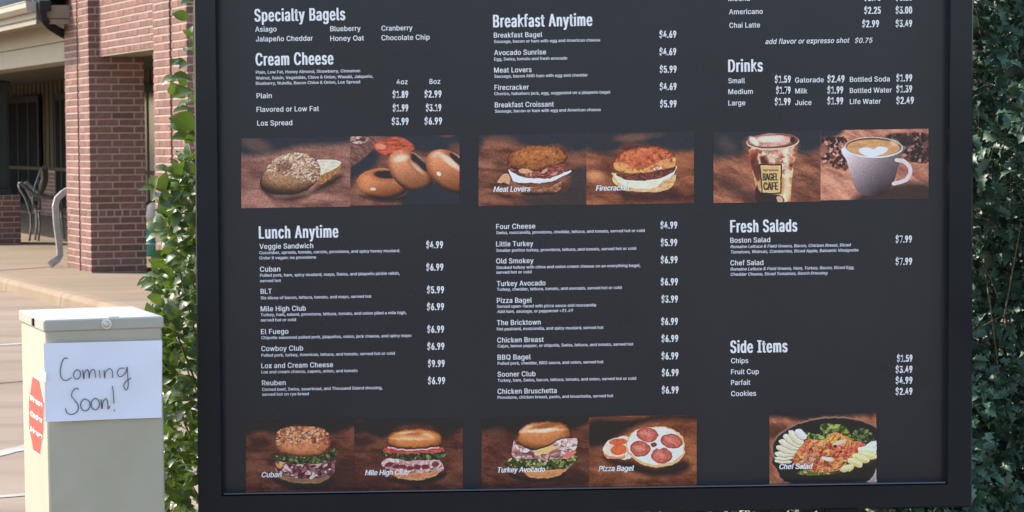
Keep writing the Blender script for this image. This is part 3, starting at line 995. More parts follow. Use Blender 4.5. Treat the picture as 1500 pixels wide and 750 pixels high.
    def bun(s, m, cx, cy, rx, ry, col, dark=0.45, light=(-0.35, -0.75), gain=0.55, tex=0.25, ts=14, seed=5):
        u = (s.X - cx) / rx; v = (s.Y - cy) / ry
        sh = 1 + gain * (u * light[0] + v * light[1]) - dark * np.clip(u * u + v * v - 0.35, 0, 1)
        sh = sh * (1 - tex / 2 + tex * s.n(ts, ts, 3, seed))
        sh = sh * np.clip(0.62 + s.sd / 42, 0.5, 1.0)
        s.p(m, col, np.clip(sh, 0.15, 1.9))

    def flakes(s, m, n, size, cols, seed=9, elong=2.0, op=0.8):
        r = np.random.default_rng(seed)
        ys, xs = np.where(m > 0.7)
        for _ in range(n):
            i = r.integers(len(ys))
            x, y = s.X[ys[i], xs[i]], s.Y[ys[i], xs[i]]
            k = size * r.uniform(0.6, 1.3)
            an = r.uniform(0, 180)
            s.mul(s.E(x + k * .4, y + k * .7, k * elong, k, an, 0.5) * np.minimum(m, 1) * op, 0.62)
            e = s.E(x, y, k * elong, k, an, 0.5) * np.minimum(m, 1) * op
            s.p(e, cols[r.integers(len(cols))])

    def done(s, label):
        x0, y0, x1, y1 = s.box
        c4 = [bl(x0, y0), bl(x1, y0 - (x1 - x0) * 0.0155), bl(x1, y1 - (x1 - x0) * 0.0155), bl(x0, y1)]
        U, V = np.meshgrid(np.linspace(0, 1, s.nx), np.linspace(0, 1, s.ny))
        def lerp(k):
            return (c4[0][k] * (1 - U) + c4[1][k] * U) * (1 - V) + (c4[3][k] * (1 - U) + c4[2][k] * U) * V
        px, pz = lerp(0), lerp(2)
        co = np.stack([px, np.full_like(px, -0.0012), pz], -1).reshape(-1, 3)
        idx = np.arange(s.nx * s.ny).reshape(s.ny, s.nx)
        q = np.stack([idx[1:, :-1], idx[1:, 1:], idx[:-1, 1:], idx[:-1, :-1]], -1).reshape(-1, 4)
        me = bpy.data.meshes.new('food_picture')
        me.vertices.add(len(co)); me.vertices.foreach_set('co', co.ravel())
        me.loops.add(q.size); me.loops.foreach_set('vertex_index', q.ravel().astype(np.int32))
        me.polygons.add(len(q)); me.polygons.foreach_set('loop_start', np.arange(0, q.size, 4, dtype=np.int32))
        me.polygons.foreach_set('loop_total', np.full(len(q), 4, np.int32))
        me.update(calc_edges=True)
        ca = me.color_attributes.new('ink', 'FLOAT_COLOR', 'POINT')
        g_ = s.C.mean(-1, keepdims=True)
        s.C = g_ + (s.C - g_) * 0.80
        s.C = s.C * np.array([0.99, 0.975, 0.985])
        s.C = 72 + (s.C - 72) * 1.12
        s.C = s.C * (1 + 0.16 * (s.n(6, 6, 2, 77)[..., None] - 0.5))
        bl_ = s.C.copy()
        for _ in range(3):
            p_ = np.pad(bl_, ((1, 1), (1, 1), (0, 0)), 'edge')
            bl_ = (p_[:-2, 1:-1] + p_[2:, 1:-1] + p_[1:-1, :-2] + p_[1:-1, 2:] + p_[1:-1, 1:-1]) / 5
        s.C = s.C + (s.C - bl_) * 0.9
        c = np.clip((lin(np.clip(s.C, 0, 255)) - PRINT_HAZE) / PRINT_GAIN, 0.004, 0.95)
        rgba = np.concatenate([c, np.ones((s.ny, s.nx, 1))], -1).reshape(-1)
        ca.data.foreach_set('color', rgba.astype(np.float32))
        me.materials.append(PICMAT)
        o = bpy.data.objects.new('food_picture', me)
        o['label'] = label
        return link(o, panel)


DK = (54, 61, 72)
A1 = dict(org=(340, 190), sc=4.286)
A2 = dict(org=(690, 180), sc=4.412)
A3 = dict(org=(1030, 180), sc=4.286)
A4 = dict(org=(340, 600), sc=4.286)
A5 = dict(org=(690, 600), sc=4.412)
A6 = dict(org=(1110, 590), sc=5.768)

# sesame bagel
c = Cv((353.5, 202.5, 513, 305), warp=4.0, **A1)
c.wood((112, 78, 74), (160, 118, 108), (80, 62, 66))
c.vign([(40, -20), (760, -20), (760, 90), (420, 110), (260, 150), (40, 150)], 50)
c.p(c.E(150, 95, 95, 42, 20, 0.9) * 0.55, (120, 96, 84))
c.vign([(190, 340), (260, 440), (440, 440), (560, 350), (690, 290), (640, 350), (520, 400), (400, 425), (260, 430)], 40, (60, 48, 50))
m = c.P([(530, 215), (560, 196), (640, 198), (684, 215), (680, 250), (640, 290), (590, 335), (540, 340)], 4)
c.p(m, (150, 112, 70), 0.8 + 0.5 * c.n(12, 12, 3, 8))
m = c.P([(528, 208), (560, 196), (640, 198), (684, 214), (660, 245), (600, 275), (548, 290)], 4)
c.p(m, (205, 200, 188), 0.88 + 0.2 * c.n(16, 10, 3, 8))
m = c.P([(178, 310), (210, 245), (270, 185), (350, 152), (430, 150), (500, 175), (545, 225), (552, 290), (520, 345), (460, 390), (380, 412), (290, 410), (215, 395), (180, 360)], 4)
c.bun(m, 370, 265, 200, 150, (178, 140, 110), 0.45, (-0.15, -0.8), 0.5, 0.4, 12)
hm = c.E(325, 235, 50, 42, -35, 0.5)
c.p(hm * 0.75, (120, 84, 66)); c.p(c.E(345, 215, 30, 26, -35, 0.8) * 0.5, (160, 140, 125))
up = np.ones_like(c.X)
c.flakes(m * np.clip((345 - c.Y + .3 * (c.X - 370)) / 60, 0, 1), 330, 5.5, [(222, 204, 190), (206, 182, 160), (168, 130, 106), (236, 222, 210)], 3, 2.1, 0.6)
c.p(m * np.clip((c.Y - 330) / 90, 0, 1) * 0.55, (112, 80, 62)); c.p(c.E(325, 240, 46, 34, -35, .8) * .6, (112, 80, 66))
c.vign([(185, 350), (240, 380), (380, 395), (470, 385), (400, 412), (290, 412), (215, 398)], 45, (52, 44, 46), 0.85)
c.done('printed picture of a sesame bagel with a cut half behind it')

# plain bagels
c = Cv((513, 200, 673, 301.5), warp=3.0, **A1)
c.wood((98, 66, 64), (136, 96, 86), (70, 54, 58))
c.vign([(740, 180), (850, 130), (920, 140), (900, 230), (780, 300), (740, 330)], 50)
c.vign([(880, 20), (1430, 20), (1430, 110), (1300, 150), (1130, 140), (1000, 60)], 40)
c.vign([(1090, 390), (1230, 330), (1430, 380), (1430, 500), (1080, 500)], 50)
c.p(c.P([(740, 40), (860, 35), (900, 90), (850, 160), (770, 220), (735, 220)], 12), (112, 84, 80), 0.7 + 0.6 * c.n(30, 12, 3, 4, 0.6))
c.flakes(c.E(800, 60, 60, 30), 14, 9, [(170, 140, 130), (200, 175, 165), (90, 66, 66)], 4, 2.2, 0.8)
m = c.P([(890, 90), (950, 65), (1020, 48), (1090, 65), (1140, 105), (1130, 140), (1040, 140), (960, 160), (905, 130)], 10)
c.p(m, (178, 84, 66), 0.7 + 0.6 * c.n(30, 14, 3, 6)); c.p(c.E(935, 108, 34, 18, 10, 0.5), (225, 130, 105))
c.p(c.E(1350, 45, 45, 14, 0, .6) * .6, (110, 80, 72)); c.p(c.E(1400, 120, 40, 30, 0, .6) * .6, (110, 76, 66))


def bagel(cx, cy, rx, ry, ang, hx, hy, hrx, hry, col=(188, 120, 82), hole=(70, 46, 44)):
    m = c.E(cx, cy, rx, ry, ang, 0.05)
    u, v = c.u.copy(), c.v.copy()
    a = math.radians(ang)
    lx, ly = -0.3 * math.cos(a) - 0.8 * math.sin(a), 0.3 * math.sin(a) - 0.8 * math.cos(a)
    sh = 0.95 + 0.50 * (u * lx + v * ly) - 0.75 * np.clip(u * u + v * v - 0.5, 0, 1)
    c.p(m, col, np.clip(sh * (0.93 + 0.14 * c.n(10, 10, 3, 3)), 0.2, 1.7))
    h = c.E(hx, hy, hrx * 1.25, hry * 1.35, ang, 0.9)
    c.p(h * m * .75, (120, 74, 56))
    h = c.E(hx + hrx * .1, hy, hrx * .95, hry * .9, ang, 0.35)
    c.p(h * m, (58, 42, 44))
    c.p(c.E(hx - hrx * .2, hy - hry * 1.9, hrx * 1.5, hry * 0.45, ang, 0.9) * 0.55 * m, (236, 205, 190))
    return m


bagel(945, 342, 165, 96, 4, 960, 285, 80, 26)
c.p(c.E(830, 350, 46, 50, 0, 1.0) * 0.5, (204, 134, 84)); c.p(c.E(885, 375, 18, 10, 0, .6) * .8, (235, 205, 180))
c.vign([(800, 410), (930, 430), (1090, 425), (1060, 450), (900, 450)], 20, (50, 44, 48), 0.8)
bagel(1120, 268, 165, 108, 44, 1172, 212, 76, 34, (186, 124, 90))
c.p(c.E(1060, 185, 46, 20, -10, 0.9) * 0.7, (238, 210, 198)); c.p(c.E(1165, 245, 55, 15, 45, .9) * .6, (225, 190, 175))
bagel(1370, 275, 178, 112, 40, 1418, 205, 76, 26, (184, 118, 84))
c.p(c.E(1375, 215, 85, 18, 38, 0.9) * 0.75, (240, 215, 202)); c.p(c.E(1298, 285, 16, 12, 40, .6) * .9, (240, 220, 200))
c.p(c.E(1275, 165, 30, 14, -20, .9) * .6, (220, 190, 180))
c.vign([(1120, 400), (1260, 350), (1330, 380), (1430, 420), (1430, 500), (1100, 500)], 30)
c.done('printed picture of three plain bagels beside each other')


def sandwich_bg(c, o=0):
    c.wood((78, 54, 50), (128, 86, 70), (58, 46, 48))


# meat lovers
c = Cv((701, 197.5, 859, 302), **A2)
c.wood((84, 58, 54), (138, 92, 76), (58, 46, 50))
c.vign([(40, 40), (760, 40), (760, 180), (640, 190), (560, 150), (420, 170), (200, 110), (90, 110), (40, 190)], 50)
c.vign([(640, 330), (760, 300), (760, 560), (420, 560), (330, 480), (600, 440)], 60, (62, 62, 68), 0.9)
c.p(c.E(200, 105, 90, 26, 5, 1) * .5, (120, 84, 74)); c.p(c.E(690, 255, 70, 26, 5, 1) * .5, (160, 104, 84)); c.p(c.E(90, 270, 60, 22, 5, 1) * .5, (168, 116, 100))
m = c.P([(240, 340), (300, 400), (420, 420), (560, 400), (640, 350), (600, 400), (560, 450), (470, 460), (350, 455), (270, 425), (235, 390)], 4)
c.p(m, (138, 96, 78), 0.55 + 0.9 * c.n(26, 18, 3, 4))
c.p(c.P([(170, 385), (205, 340), (240, 340), (250, 400), (210, 385), (200, 392)], 3), (196, 150, 118))
c.vign([(330, 455), (560, 455), (520, 470), (380, 475)], 14, (44, 40, 44), 0.7)
m = c.P([(243, 305), (265, 325), (330, 352), (420, 362), (500, 366), (560, 345), (635, 318), (640, 330), (590, 355), (520, 385), (430, 395), (340, 390), (280, 385), (255, 350)], 3)
c.p(m, (232, 228, 224), 0.85 + 0.25 * c.n(24, 12, 3, 7))
m = c.P([(250, 300), (330, 310), (440, 300), (600, 275), (605, 318), (520, 350), (430, 360), (330, 345), (270, 320)], 3)
c.p(m, (126, 74, 66), 0.5 + 1.0 * c.n(16, 9, 3, 6))
c.flakes(m, 16, 8, [(205, 150, 140), (86, 46, 44), (170, 110, 100)], 6, 2.4, .8)
m = c.P([(238, 262), (238, 220), (275, 185), (340, 158), (430, 150), (530, 155), (590, 180), (620, 215), (622, 250), (590, 275), (500, 292), (400, 320), (340, 325), (290, 308), (255, 295)], 4)
c.bun(m, 430, 235, 200, 90, (166, 104, 64), 0.4, (-0.1, -0.6), 0.35, 0.35, 16)
c.p(c.E(400, 175, 80, 14, -3, .6) * m * .4, (110, 66, 44))
c.flakes(m, 90, 6, [(188, 126, 80), (120, 72, 50), (146, 84, 54), (196, 138, 92)], 2, 1.5, 0.35)
c.p(c.P([(300, 312), (340, 300), (400, 318), (350, 332)], 3), (206, 150, 110))
c.done('printed picture of the meat and egg bagel sandwich')

# firecracker
c = Cv((859, 195, 1016.5, 300), **A2)
c.wood((96, 62, 54), (160, 102, 74), (60, 46, 48))
c.vign([(740, 50), (1450, 50), (1450, 180), (1330, 200), (1200, 160), (1000, 140), (900, 200), (740, 170)], 50)
c.p(c.E(1040, 100, 110, 26, -3, .9) * .7, (130, 92, 78)); c.p(c.E(1190, 85, 60, 18, -3, .9) * .4, (96, 80, 78)); c.p(c.E(870, 110, 50, 34, 0, .9) * .6, (62, 60, 66))
c.p(c.E(800, 340, 60, 30, 8, 1) * .8, (214, 150, 104)); c.p(c.E(1385, 260, 60, 60, 8, 1) * .5, (166, 106, 76))
c.vign([(960, 440), (1100, 460), (1300, 450), (1340, 500), (1200, 520), (1000, 500)], 40, (66, 50, 50), 0.8)
m = c.P([(918, 345), (930, 325), (1100, 400), (1310, 340), (1310, 400), (1270, 440), (1180, 455), (1060, 450), (970, 430), (920, 385)], 4)
c.p(m, (206, 166, 118), 0.8 + 0.4 * c.n(24, 14, 3, 4))
m = c.P([(930, 335), (1000, 365), (1100, 378), (1230, 362), (1305, 320), (1325, 290), (1330, 310), (1290, 360), (1240, 385), (1200, 420), (1120, 435), (1040, 425), (970, 400), (935, 365)], 3)
c.p(m, (228, 220, 200), 0.85 + 0.25 * c.n(24, 12, 3, 7))
m = c.P([(945, 335), (1060, 335), (1180, 320), (1310, 292), (1318, 320), (1250, 350), (1130, 376), (1040, 376), (970, 360)], 3)
c.p(m, (110, 66, 60), 0.6 + 0.8 * c.n(12, 8, 3, 6))
m = c.P([(918, 262), (935, 225), (990, 185), (1080, 163), (1180, 158), (1270, 180), (1312, 215), (1322, 262), (1315, 292), (1200, 318), (1080, 330), (985, 325), (930, 300)], 4)
c.bun(m, 1120, 250, 210, 95, (190, 102, 70), 0.2, (-0.1, -0.5), 0.25, 0.45, 18)
m2 = c.P([(920, 262), (990, 268), (1060, 300), (1130, 300), (1200, 262), (1310, 232), (1320, 262), (1312, 292), (1200, 316), (1080, 330), (985, 325), (930, 300)], 10)
c.p(m2 * m, (216, 152, 92), 0.85 + 0.3 * c.n(18, 12, 3, 7))
c.p(c.P([(1180, 300), (1215, 292), (1230, 303), (1190, 315)], 4), (238, 225, 200))
c.flakes(m, 60, 7, [(166, 78, 60), (212, 130, 96), (140, 66, 52)], 8, 1.6, 0.4)
c.done('printed picture of the spicy sausage and egg bagel sandwich')

# iced coffee
c = Cv((1045, 193.5, 1202, 297.5), warp=3.5, **A3)
c.wood((104, 70, 62), (168, 112, 88), (70, 52, 52), 0.35)
c.vign([(55, 40), (740, 40), (740, 170), (600, 200), (560, 100), (280, 110), (260, 190), (55, 210)], 55)
c.vign([(55, 330), (150, 350), (260, 420), (330, 440), (340, 520), (240, 480), (120, 380), (55, 360)], 50, (72, 60, 62), .7)
c.p(c.E(150, 140, 60, 40, 30, 1) * .5, (98, 86, 78))
m = c.P([(278, 120), (600, 120), (580, 220), (560, 330), (548, 500), (350, 500), (325, 380), (300, 270)], 4, smooth=False)
a = c.n(34, 26, 4, 3); 
col = np.where((a > 0.52)[..., None], np.array([222, 176, 150.]), np.array([164, 92, 66.]))
col = col * (0.75 + 0.5 * c.n(16, 30, 3, 4))[..., None]
c.p(m, col)
c.flakes(m, 40, 16, [(112, 62, 50), (226, 190, 170), (90, 50, 44), (190, 120, 90)], 12, 1.8, .5)
lo = np.clip((c.Y - 280) / 90, 0, 1)
c.p(m * lo * 0.55, (226, 180, 118), 0.8 + 0.45 * c.n(30, 50, 3, 9))
c.p(c.P([(300, 240), (345, 240), (360, 330), (345, 370), (315, 320)], 12) * .8, (92, 54, 52))
c.p(c.E(385, 235, 22, 26, 0, .5) * .8, (84, 50, 46)); c.p(c.E(440, 215, 40, 40, 0, .8) * .5, (232, 206, 192))
c.p(c.P([(500, 150), (530, 150), (545, 420), (530, 500), (500, 500), (512, 300)], 16) * .55, (244, 226, 206))
c.p(c.P([(335, 395), (362, 440), (480, 460), (500, 505), (340, 505)], 10), (62, 48, 50))
c.p(c.P([(462, 470), (490, 468), (500, 505), (470, 505)], 8), (190, 160, 140))
m = c.E(437, 122, 164, 50, -1, 0.05)
c.p(m, (112, 74, 66)); c.p(c.E(425, 118, 135, 38, -1, .25), (196, 150, 140), .7 + .6 * c.n(30, 10, 3, 6))
c.p(c.E(425, 108, 88, 22, -2, .5) * .9, (232, 205, 200)); c.p(c.E(320, 118, 40, 18, 40, .5) * .8, (236, 214, 206)); c.p(c.E(415, 80, 40, 10, 0, .6) * .8, (170, 120, 108))
ring = np.clip((c.E(437, 124, 166, 52, -1, .03) - c.E(437, 121, 158, 45, -1, .03)), 0, 1)
c.p(ring * np.clip((c.Y - 100) / 30, 0.3, 1), (206, 170, 158))
c.p(c.E(560, 115, 16, 18, 20, .4) * .9, (60, 44, 44))
m = c.P([(352, 262), (496, 264), (490, 452), (366, 452)], 4, smooth=False)
c.p(m, (44, 34, 30))
m = c.P([(361, 271), (487, 273), (482, 443), (374, 443)], 3, smooth=False)
c.p(m, (212, 172, 116), .92 + .15 * c.n(14, 14, 2, 3))
c.done('printed picture of an iced coffee in a clear cup with a square label')

# latte
c = Cv((1202, 191, 1360, 293.5), warp=2.0, **A3)
c.wood((150, 98, 84), (206, 150, 126), (110, 76, 70), 0.5)
c.vign([(738, 30), (870, 30), (860, 75), (760, 110), (738, 110)], 30)
m = c.P([(738, 100), (860, 90), (900, 110), (905, 290), (840, 290), (780, 270), (738, 260)], 14)
c.p(m * .6, (128, 84, 76)); c.flakes(m, 75, 9, [(74, 44, 46), (52, 32, 36), (196, 150, 146), (110, 72, 70), (60, 38, 40)], 3, 1.6, .9)
m = c.P([(1130, 95), (1300, 70), (1418, 90), (1418, 250), (1330, 255), (1250, 240), (1220, 160)], 14)
c.p(m * .75, (84, 58, 56)); c.flakes(m, 95, 9, [(70, 44, 46), (48, 32, 36), (176, 132, 128), (110, 74, 70), (52, 34, 38)], 4, 1.6, .9)
c.vign([(1150, 85), (1260, 75), (1330, 110), (1300, 160), (1250, 150)], 30, (64, 58, 62), .8)
c.vign([(1000, 440), (1180, 400), (1300, 380), (1420, 400), (1420, 510), (960, 510)], 50, (66, 58, 62), .95)
m = c.P([(888, 150), (1252, 150), (1245, 200), (1222, 290), (1195, 380), (1165, 430), (1110, 462), (1020, 462), (965, 430), (935, 350), (905, 250)], 4)
sh = 1.0 - 0.0018 * (c.X - 1000) - 0.0020 * (c.Y - 230)
c.p(m, (168, 160, 176), np.clip(sh, .35, 1.3))
c.p(c.E(1180, 300, 50, 120, 12, 1) * .35 * m, (110, 104, 116))
c.stroke([(1215, 240), (1262, 250), (1298, 290), (1296, 335), (1262, 372), (1195, 388)], 24, (196, 190, 204), 5)
c.stroke([(1225, 262), (1262, 275), (1276, 305), (1262, 340), (1215, 365)], 7, (120, 110, 122), 6, .7)
m = c.E(1070, 160, 183, 66, 2, .04); c.p(m, (206, 200, 208))
c.p(c.E(1070, 156, 176, 58, 2, .05), (120, 86, 60)); c.p(c.E(1068, 162, 168, 52, 2, .1), (190, 150, 104), .85 + .3 * c.n(40, 14, 3, 5))
c.p(c.E(1200, 130, 30, 20, 30, .8) * .5, (225, 215, 205))
m = c.P([(1068, 218), (1010, 205), (978, 182), (985, 165), (1030, 158), (1066, 170), (1100, 155), (1145, 160), (1158, 178), (1130, 198)], 8); c.p(m, (232, 228, 232))
c.done('printed picture of a white latte cup with a foam heart')

# cuban
c = Cv((360.5, 617, 519, 721), **A4)
c.wood((78, 54, 50), (122, 82, 72), (56, 44, 46), 0.05)
c.vign([(80, 50), (780, 50), (780, 100), (640, 160), (560, 140), (400, 100), (270, 150), (180, 130), (80, 150)], 40, (44, 50, 60))
c.vign([(620, 350), (780, 330), (780, 500), (500, 520), (380, 490), (560, 460)], 60, (62, 50, 52), .7)
c.vign([(110, 180), (200, 180), (240, 215), (150, 230)], 30, (58, 52, 54), .7)
c.vign([(270, 440), (460, 470), (640, 440), (600, 490), (400, 500), (290, 470)], 24, (40, 34, 38), .85)
m = c.P([(275, 390), (350, 420), (500, 440), (620, 400), (610, 430), (560, 462), (470, 470), (380, 462), (300, 435)], 4)
c.p(m, (140, 108, 84), .8 + .4 * c.n(20, 10, 3, 4))
m = c.P([(262, 350), (300, 320), (450, 330), (630, 315), (645, 350), (635, 410), (560, 435), (450, 440), (350, 425), (285, 400)], 6)
c.p(m, (122, 88, 96), .6 + .8 * c.n(22, 12, 3, 4))
c.flakes(m, 70, 10, [(196, 168, 180), (214, 190, 198), (110, 56, 74), (150, 110, 122), (86, 44, 60), (205, 176, 186)], 5, 1.9, .85)
c.flakes(c.P([(265, 350), (300, 315), (340, 330), (300, 370)], 4), 8, 9, [(206, 160, 100), (214, 176, 120)], 5, 2, .8)
m = c.P([(255, 295), (300, 290), (440, 300), (560, 290), (640, 250), (658, 280), (640, 320), (560, 340), (450, 345), (380, 345), (300, 325), (262, 318)], 6)
c.p(m, (62, 78, 58), .5 + 1. * c.n(16, 12, 3, 6))
c.flakes(m, 60, 8, [(98, 122, 72), (44, 56, 46), (128, 148, 96), (70, 92, 60)], 3, 1.5, .8)
m = c.P([(270, 200), (278, 150), (320, 118), (400, 108), (480, 108), (550, 120), (600, 150), (622, 200), (610, 250), (565, 290), (490, 300), (390, 295), (310, 275), (280, 245)], 4)
c.bun(m, 445, 205, 180, 100, (202, 134, 96), 0.3, (-0.15, -0.5), 0.3, 0.35, 18)
c.p(c.E(450, 158, 52, 16, -3, .6) * .6, (128, 84, 62))
c.flakes(m * np.clip((260 - c.Y) / 60, .1, 1), 150, 7, [(226, 176, 146), (166, 100, 78), (146, 86, 66), (238, 200, 176)], 2, 1.5, .6)
c.done('printed picture of the pork and ham sandwich on a cheese bagel')

# mile high club
c = Cv((519.5, 614.5, 678, 718.5), **A4)
c.wood((74, 52, 50), (112, 76, 66), (54, 44, 46), 0.05)
c.vign([(760, 50), (1460, 50), (1460, 110), (1330, 180), (1250, 110), (1050, 110), (950, 180), (840, 140), (760, 150)], 45, (44, 50, 60))
c.vign([(770, 180), (860, 170), (900, 210), (800, 230)], 30, (54, 50, 54), .7)
c.p(c.E(1380, 55, 40, 10, 0, .7) * .7, (90, 66, 58)); c.p(c.E(800, 70, 40, 14, 0, .7) * .5, (90, 66, 58))
c.vign([(980, 430), (1160, 455), (1340, 400), (1300, 450), (1150, 475), (1010, 455)], 24, (42, 34, 38), .85)
m = c.P([(990, 370), (1100, 390), (1300, 360), (1318, 385), (1270, 425), (1180, 448), (1080, 440), (1010, 415)], 4)
c.p(m, (190, 132, 92), .8 + .4 * c.n(20, 10, 3, 4))
m = c.P([(940, 355), (970, 312), (1100, 322), (1270, 310), (1318, 350), (1322, 385), (1260, 395), (1180, 405), (1110, 400), (1020, 385)], 6)
c.p(m, (176, 146, 152), .7 + .6 * c.n(22, 12, 3, 4))
c.flakes(m, 45, 9, [(218, 196, 198), (226, 206, 204), (190, 150, 150), (206, 176, 176)], 6, 2.0, .8)
for (x, y) in ((985, 348), (1030, 362), (1075, 362), (1120, 372), (1165, 366), (1215, 366), (1275, 348)):
    c.p(c.E(x, y, 24, 16, 0, .5) * .85, (104, 44, 60))
m = c.P([(925, 262), (980, 262), (1050, 268), (1300, 260), (1335, 270), (1345, 300), (1300, 318), (1200, 322), (1100, 325), (1040, 300), (960, 295), (930, 290)], 6)
c.p(m, (64, 82, 62), .5 + 1. * c.n(16, 12, 3, 6)); c.flakes(m, 50, 7, [(110, 136, 84), (44, 56, 48), (134, 154, 104), (52, 70, 60)], 3, 1.5, .8)
m = c.P([(945, 262), (985, 240), (1150, 262), (1310, 245), (1318, 270), (1200, 280), (1000, 275)], 4); c.p(m, (176, 82, 72), .8 + .4 * c.n(20, 8, 2, 2))
c.stroke([(980, 238), (1060, 254), (1160, 258), (1300, 244)], 8, (226, 160, 172), 4)
m = c.P([(976, 190), (1000, 155), (1060, 132), (1150, 126), (1240, 132), (1300, 160), (1322, 200), (1315, 235), (1240, 246), (1150, 252), (1060, 246), (985, 232)], 4)
c.bun(m, 1150, 195, 180, 65, (204, 132, 78), 0.45, (-0.1, -0.6), 0.4, 0.1, 30)
c.p(c.E(1140, 155, 62, 13, 0, .8) * .6, (140, 88, 62)); c.p(c.E(1120, 188, 110, 9, 2, 1) * .55, (240, 208, 178)); c.p(c.E(1090, 150, 50, 7, -6, 1) * .5, (244, 220, 196)); c.p(c.E(1230, 170, 40, 10, 20, 1) * .4, (244, 220, 196))
c.done('printed picture of the club sandwich on a shiny plain bagel')

# turkey avocado
c = Cv((705.5, 612.5, 863, 715.5), **A5)
c.wood((74, 52, 50), (118, 80, 70), (54, 42, 46), 0.2)
c.vign([(60, 40), (760, 40), (760, 90), (640, 140), (560, 90), (380, 90), (290, 160), (200, 120), (60, 130)], 45, (44, 50, 60))
c.p(c.E(160, 150, 70, 36, 0, 1) * .4, (78, 66, 64)); c.p(c.E(650, 45, 50, 10, 0, .8) * .4, (90, 76, 74))
c.vign([(600, 440), (760, 420), (760, 490), (560, 490)], 50, (60, 48, 50), .7)
c.vign([(260, 420), (460, 460), (620, 420), (560, 460), (420, 475), (290, 450)], 22, (42, 34, 38), .8)
m = c.P([(340, 390), (480, 395), (625, 370), (610, 405), (550, 440), (460, 450), (380, 440), (345, 415)], 4)
c.p(m, (206, 140, 92), .85 + .25 * c.n(20, 10, 3, 4))
m = c.P([(215, 360), (240, 325), (300, 315), (450, 330), (600, 320), (690, 300), (695, 325), (650, 370), (600, 390), (480, 395), (380, 395), (300, 375), (250, 375)], 6)
c.p(m, (74, 92, 54), .5 + 1. * c.n(16, 12, 3, 6)); c.flakes(m, 90, 8, [(124, 146, 76), (50, 60, 44), (150, 166, 96), (64, 84, 50), (196, 200, 150)], 3, 1.6, .75)
m = c.P([(262, 290), (275, 215), (300, 200), (420, 230), (560, 200), (670, 195), (685, 215), (680, 270), (640, 320), (560, 325), (470, 330), (400, 320), (320, 318), (275, 312)], 5)
c.p(m, (184, 146, 150), .7 + .6 * c.n(20, 12, 3, 4))
c.flakes(m, 90, 10, [(226, 200, 204), (236, 216, 216), (136, 82, 92), (196, 160, 164), (160, 108, 116), (220, 192, 196)], 6, 2.1, .8)
c.p(c.P([(600, 300), (660, 275), (675, 285), (640, 318), (600, 320)], 4), (206, 110, 96))
m = c.P([(395, 262), (430, 262), (540, 240), (560, 252), (470, 290), (430, 296)], 4); c.p(m, (232, 176, 112))
m = c.P([(282, 205), (300, 180), (320, 130), (370, 98), (450, 85), (540, 86), (610, 105), (645, 150), (640, 192), (560, 205), (500, 245), (420, 265), (370, 262), (320, 232)], 4)
c.bun(m, 460, 170, 180, 90, (200, 130, 82), 0.45, (-0.1, -0.6), 0.35, 0.1, 30)
c.p(c.E(480, 112, 80, 16, -6, .7) * .7, (128, 78, 60)); c.p(c.E(450, 142, 130, 11, -2, 1) * m * .75, (246, 222, 206)); c.p(c.E(360, 120, 40, 10, -30, 1) * .5, (240, 210, 190))
c.done('printed picture of the turkey and avocado sandwich')

# pizza bagel
c = Cv((863, 610, 1020.5, 713.5), **A5)
c.wood((104, 66, 54), (156, 98, 72), (66, 48, 48), 0.1)
c.vign([(760, 80), (900, 60), (1080, 60), (1200, 40), (1460, 40), (1460, 75), (1250, 70), (1100, 100), (950, 170), (860, 230), (760, 240)], 45, (52, 50, 56))
c.p(c.E(900, 50, 120, 26, 5, .9) * .5, (110, 74, 62)); c.vign([(760, 20), (1000, 20), (900, 40), (760, 45)], 20, (44, 50, 60))
c.vign([(860, 310), (1060, 350), (1200, 385), (1380, 340), (1400, 400), (1200, 440), (1050, 400), (900, 350)], 40, (48, 44, 50), .9)
m = c.P([(850, 250), (880, 205), (940, 182), (1010, 178), (1040, 230), (1030, 320), (960, 320), (880, 305), (855, 280)], 4)
c.p(m, (220, 210, 200), .85 + .2 * c.n(20, 12, 3, 4)); c.p(c.P([(855, 285), (900, 300), (960, 310), (990, 300), (980, 320), (900, 318), (870, 310)], 4), (196, 140, 96))
c.p(c.E(950, 212, 60, 24, 0, .2), (206, 98, 62), .85 + .3 * c.n(10, 10, 2, 4)); c.p(c.E(955, 262, 52, 34, 0, .15), (214, 100, 66), .85 + .3 * c.n(10, 10, 2, 4))
m = c.P([(1000, 230), (1020, 180), (1060, 140), (1130, 120), (1250, 118), (1330, 150), (1375, 205), (1380, 290), (1350, 340), (1290, 370), (1200, 378), (1110, 360), (1040, 310), (1010, 280)], 4)
c.p(m, (214, 168, 122)); 
m = c.P([(1008, 230), (1030, 180), (1070, 142), (1130, 128), (1250, 125), (1320, 155), (1362, 205), (1372, 280), (1340, 320), (1290, 350), (1200, 362), (1120, 348), (1050, 300), (1018, 272)], 4)
c.p(m, (228, 218, 212), .88 + .2 * c.n(24, 16, 3, 5))
for (x, y, rx, ry) in ((1140, 168, 72, 46), (1295, 212, 72, 46), (1092, 258, 66, 50), (1232, 306, 68, 52)):
    c.p(c.E(x, y, rx, ry, 8, .1), (150, 72, 62)); c.p(c.E(x, y, rx * .88, ry * .86, 8, .2), (184, 98, 88), .75 + .5 * c.n(12, 12, 3, 4))
    c.p(c.E(x - 8, y - 6, rx * .5, ry * .35, 20, .8) * .5, (214, 150, 140))
c.p(c.E(1178, 234, 22, 16, 0, .3), (110, 84, 74)); c.p(c.P([(1195, 240), (1225, 225), (1240, 250), (1205, 262)], 4), (232, 224, 218))
c.done('printed picture of the open pizza bagel with pepperoni')

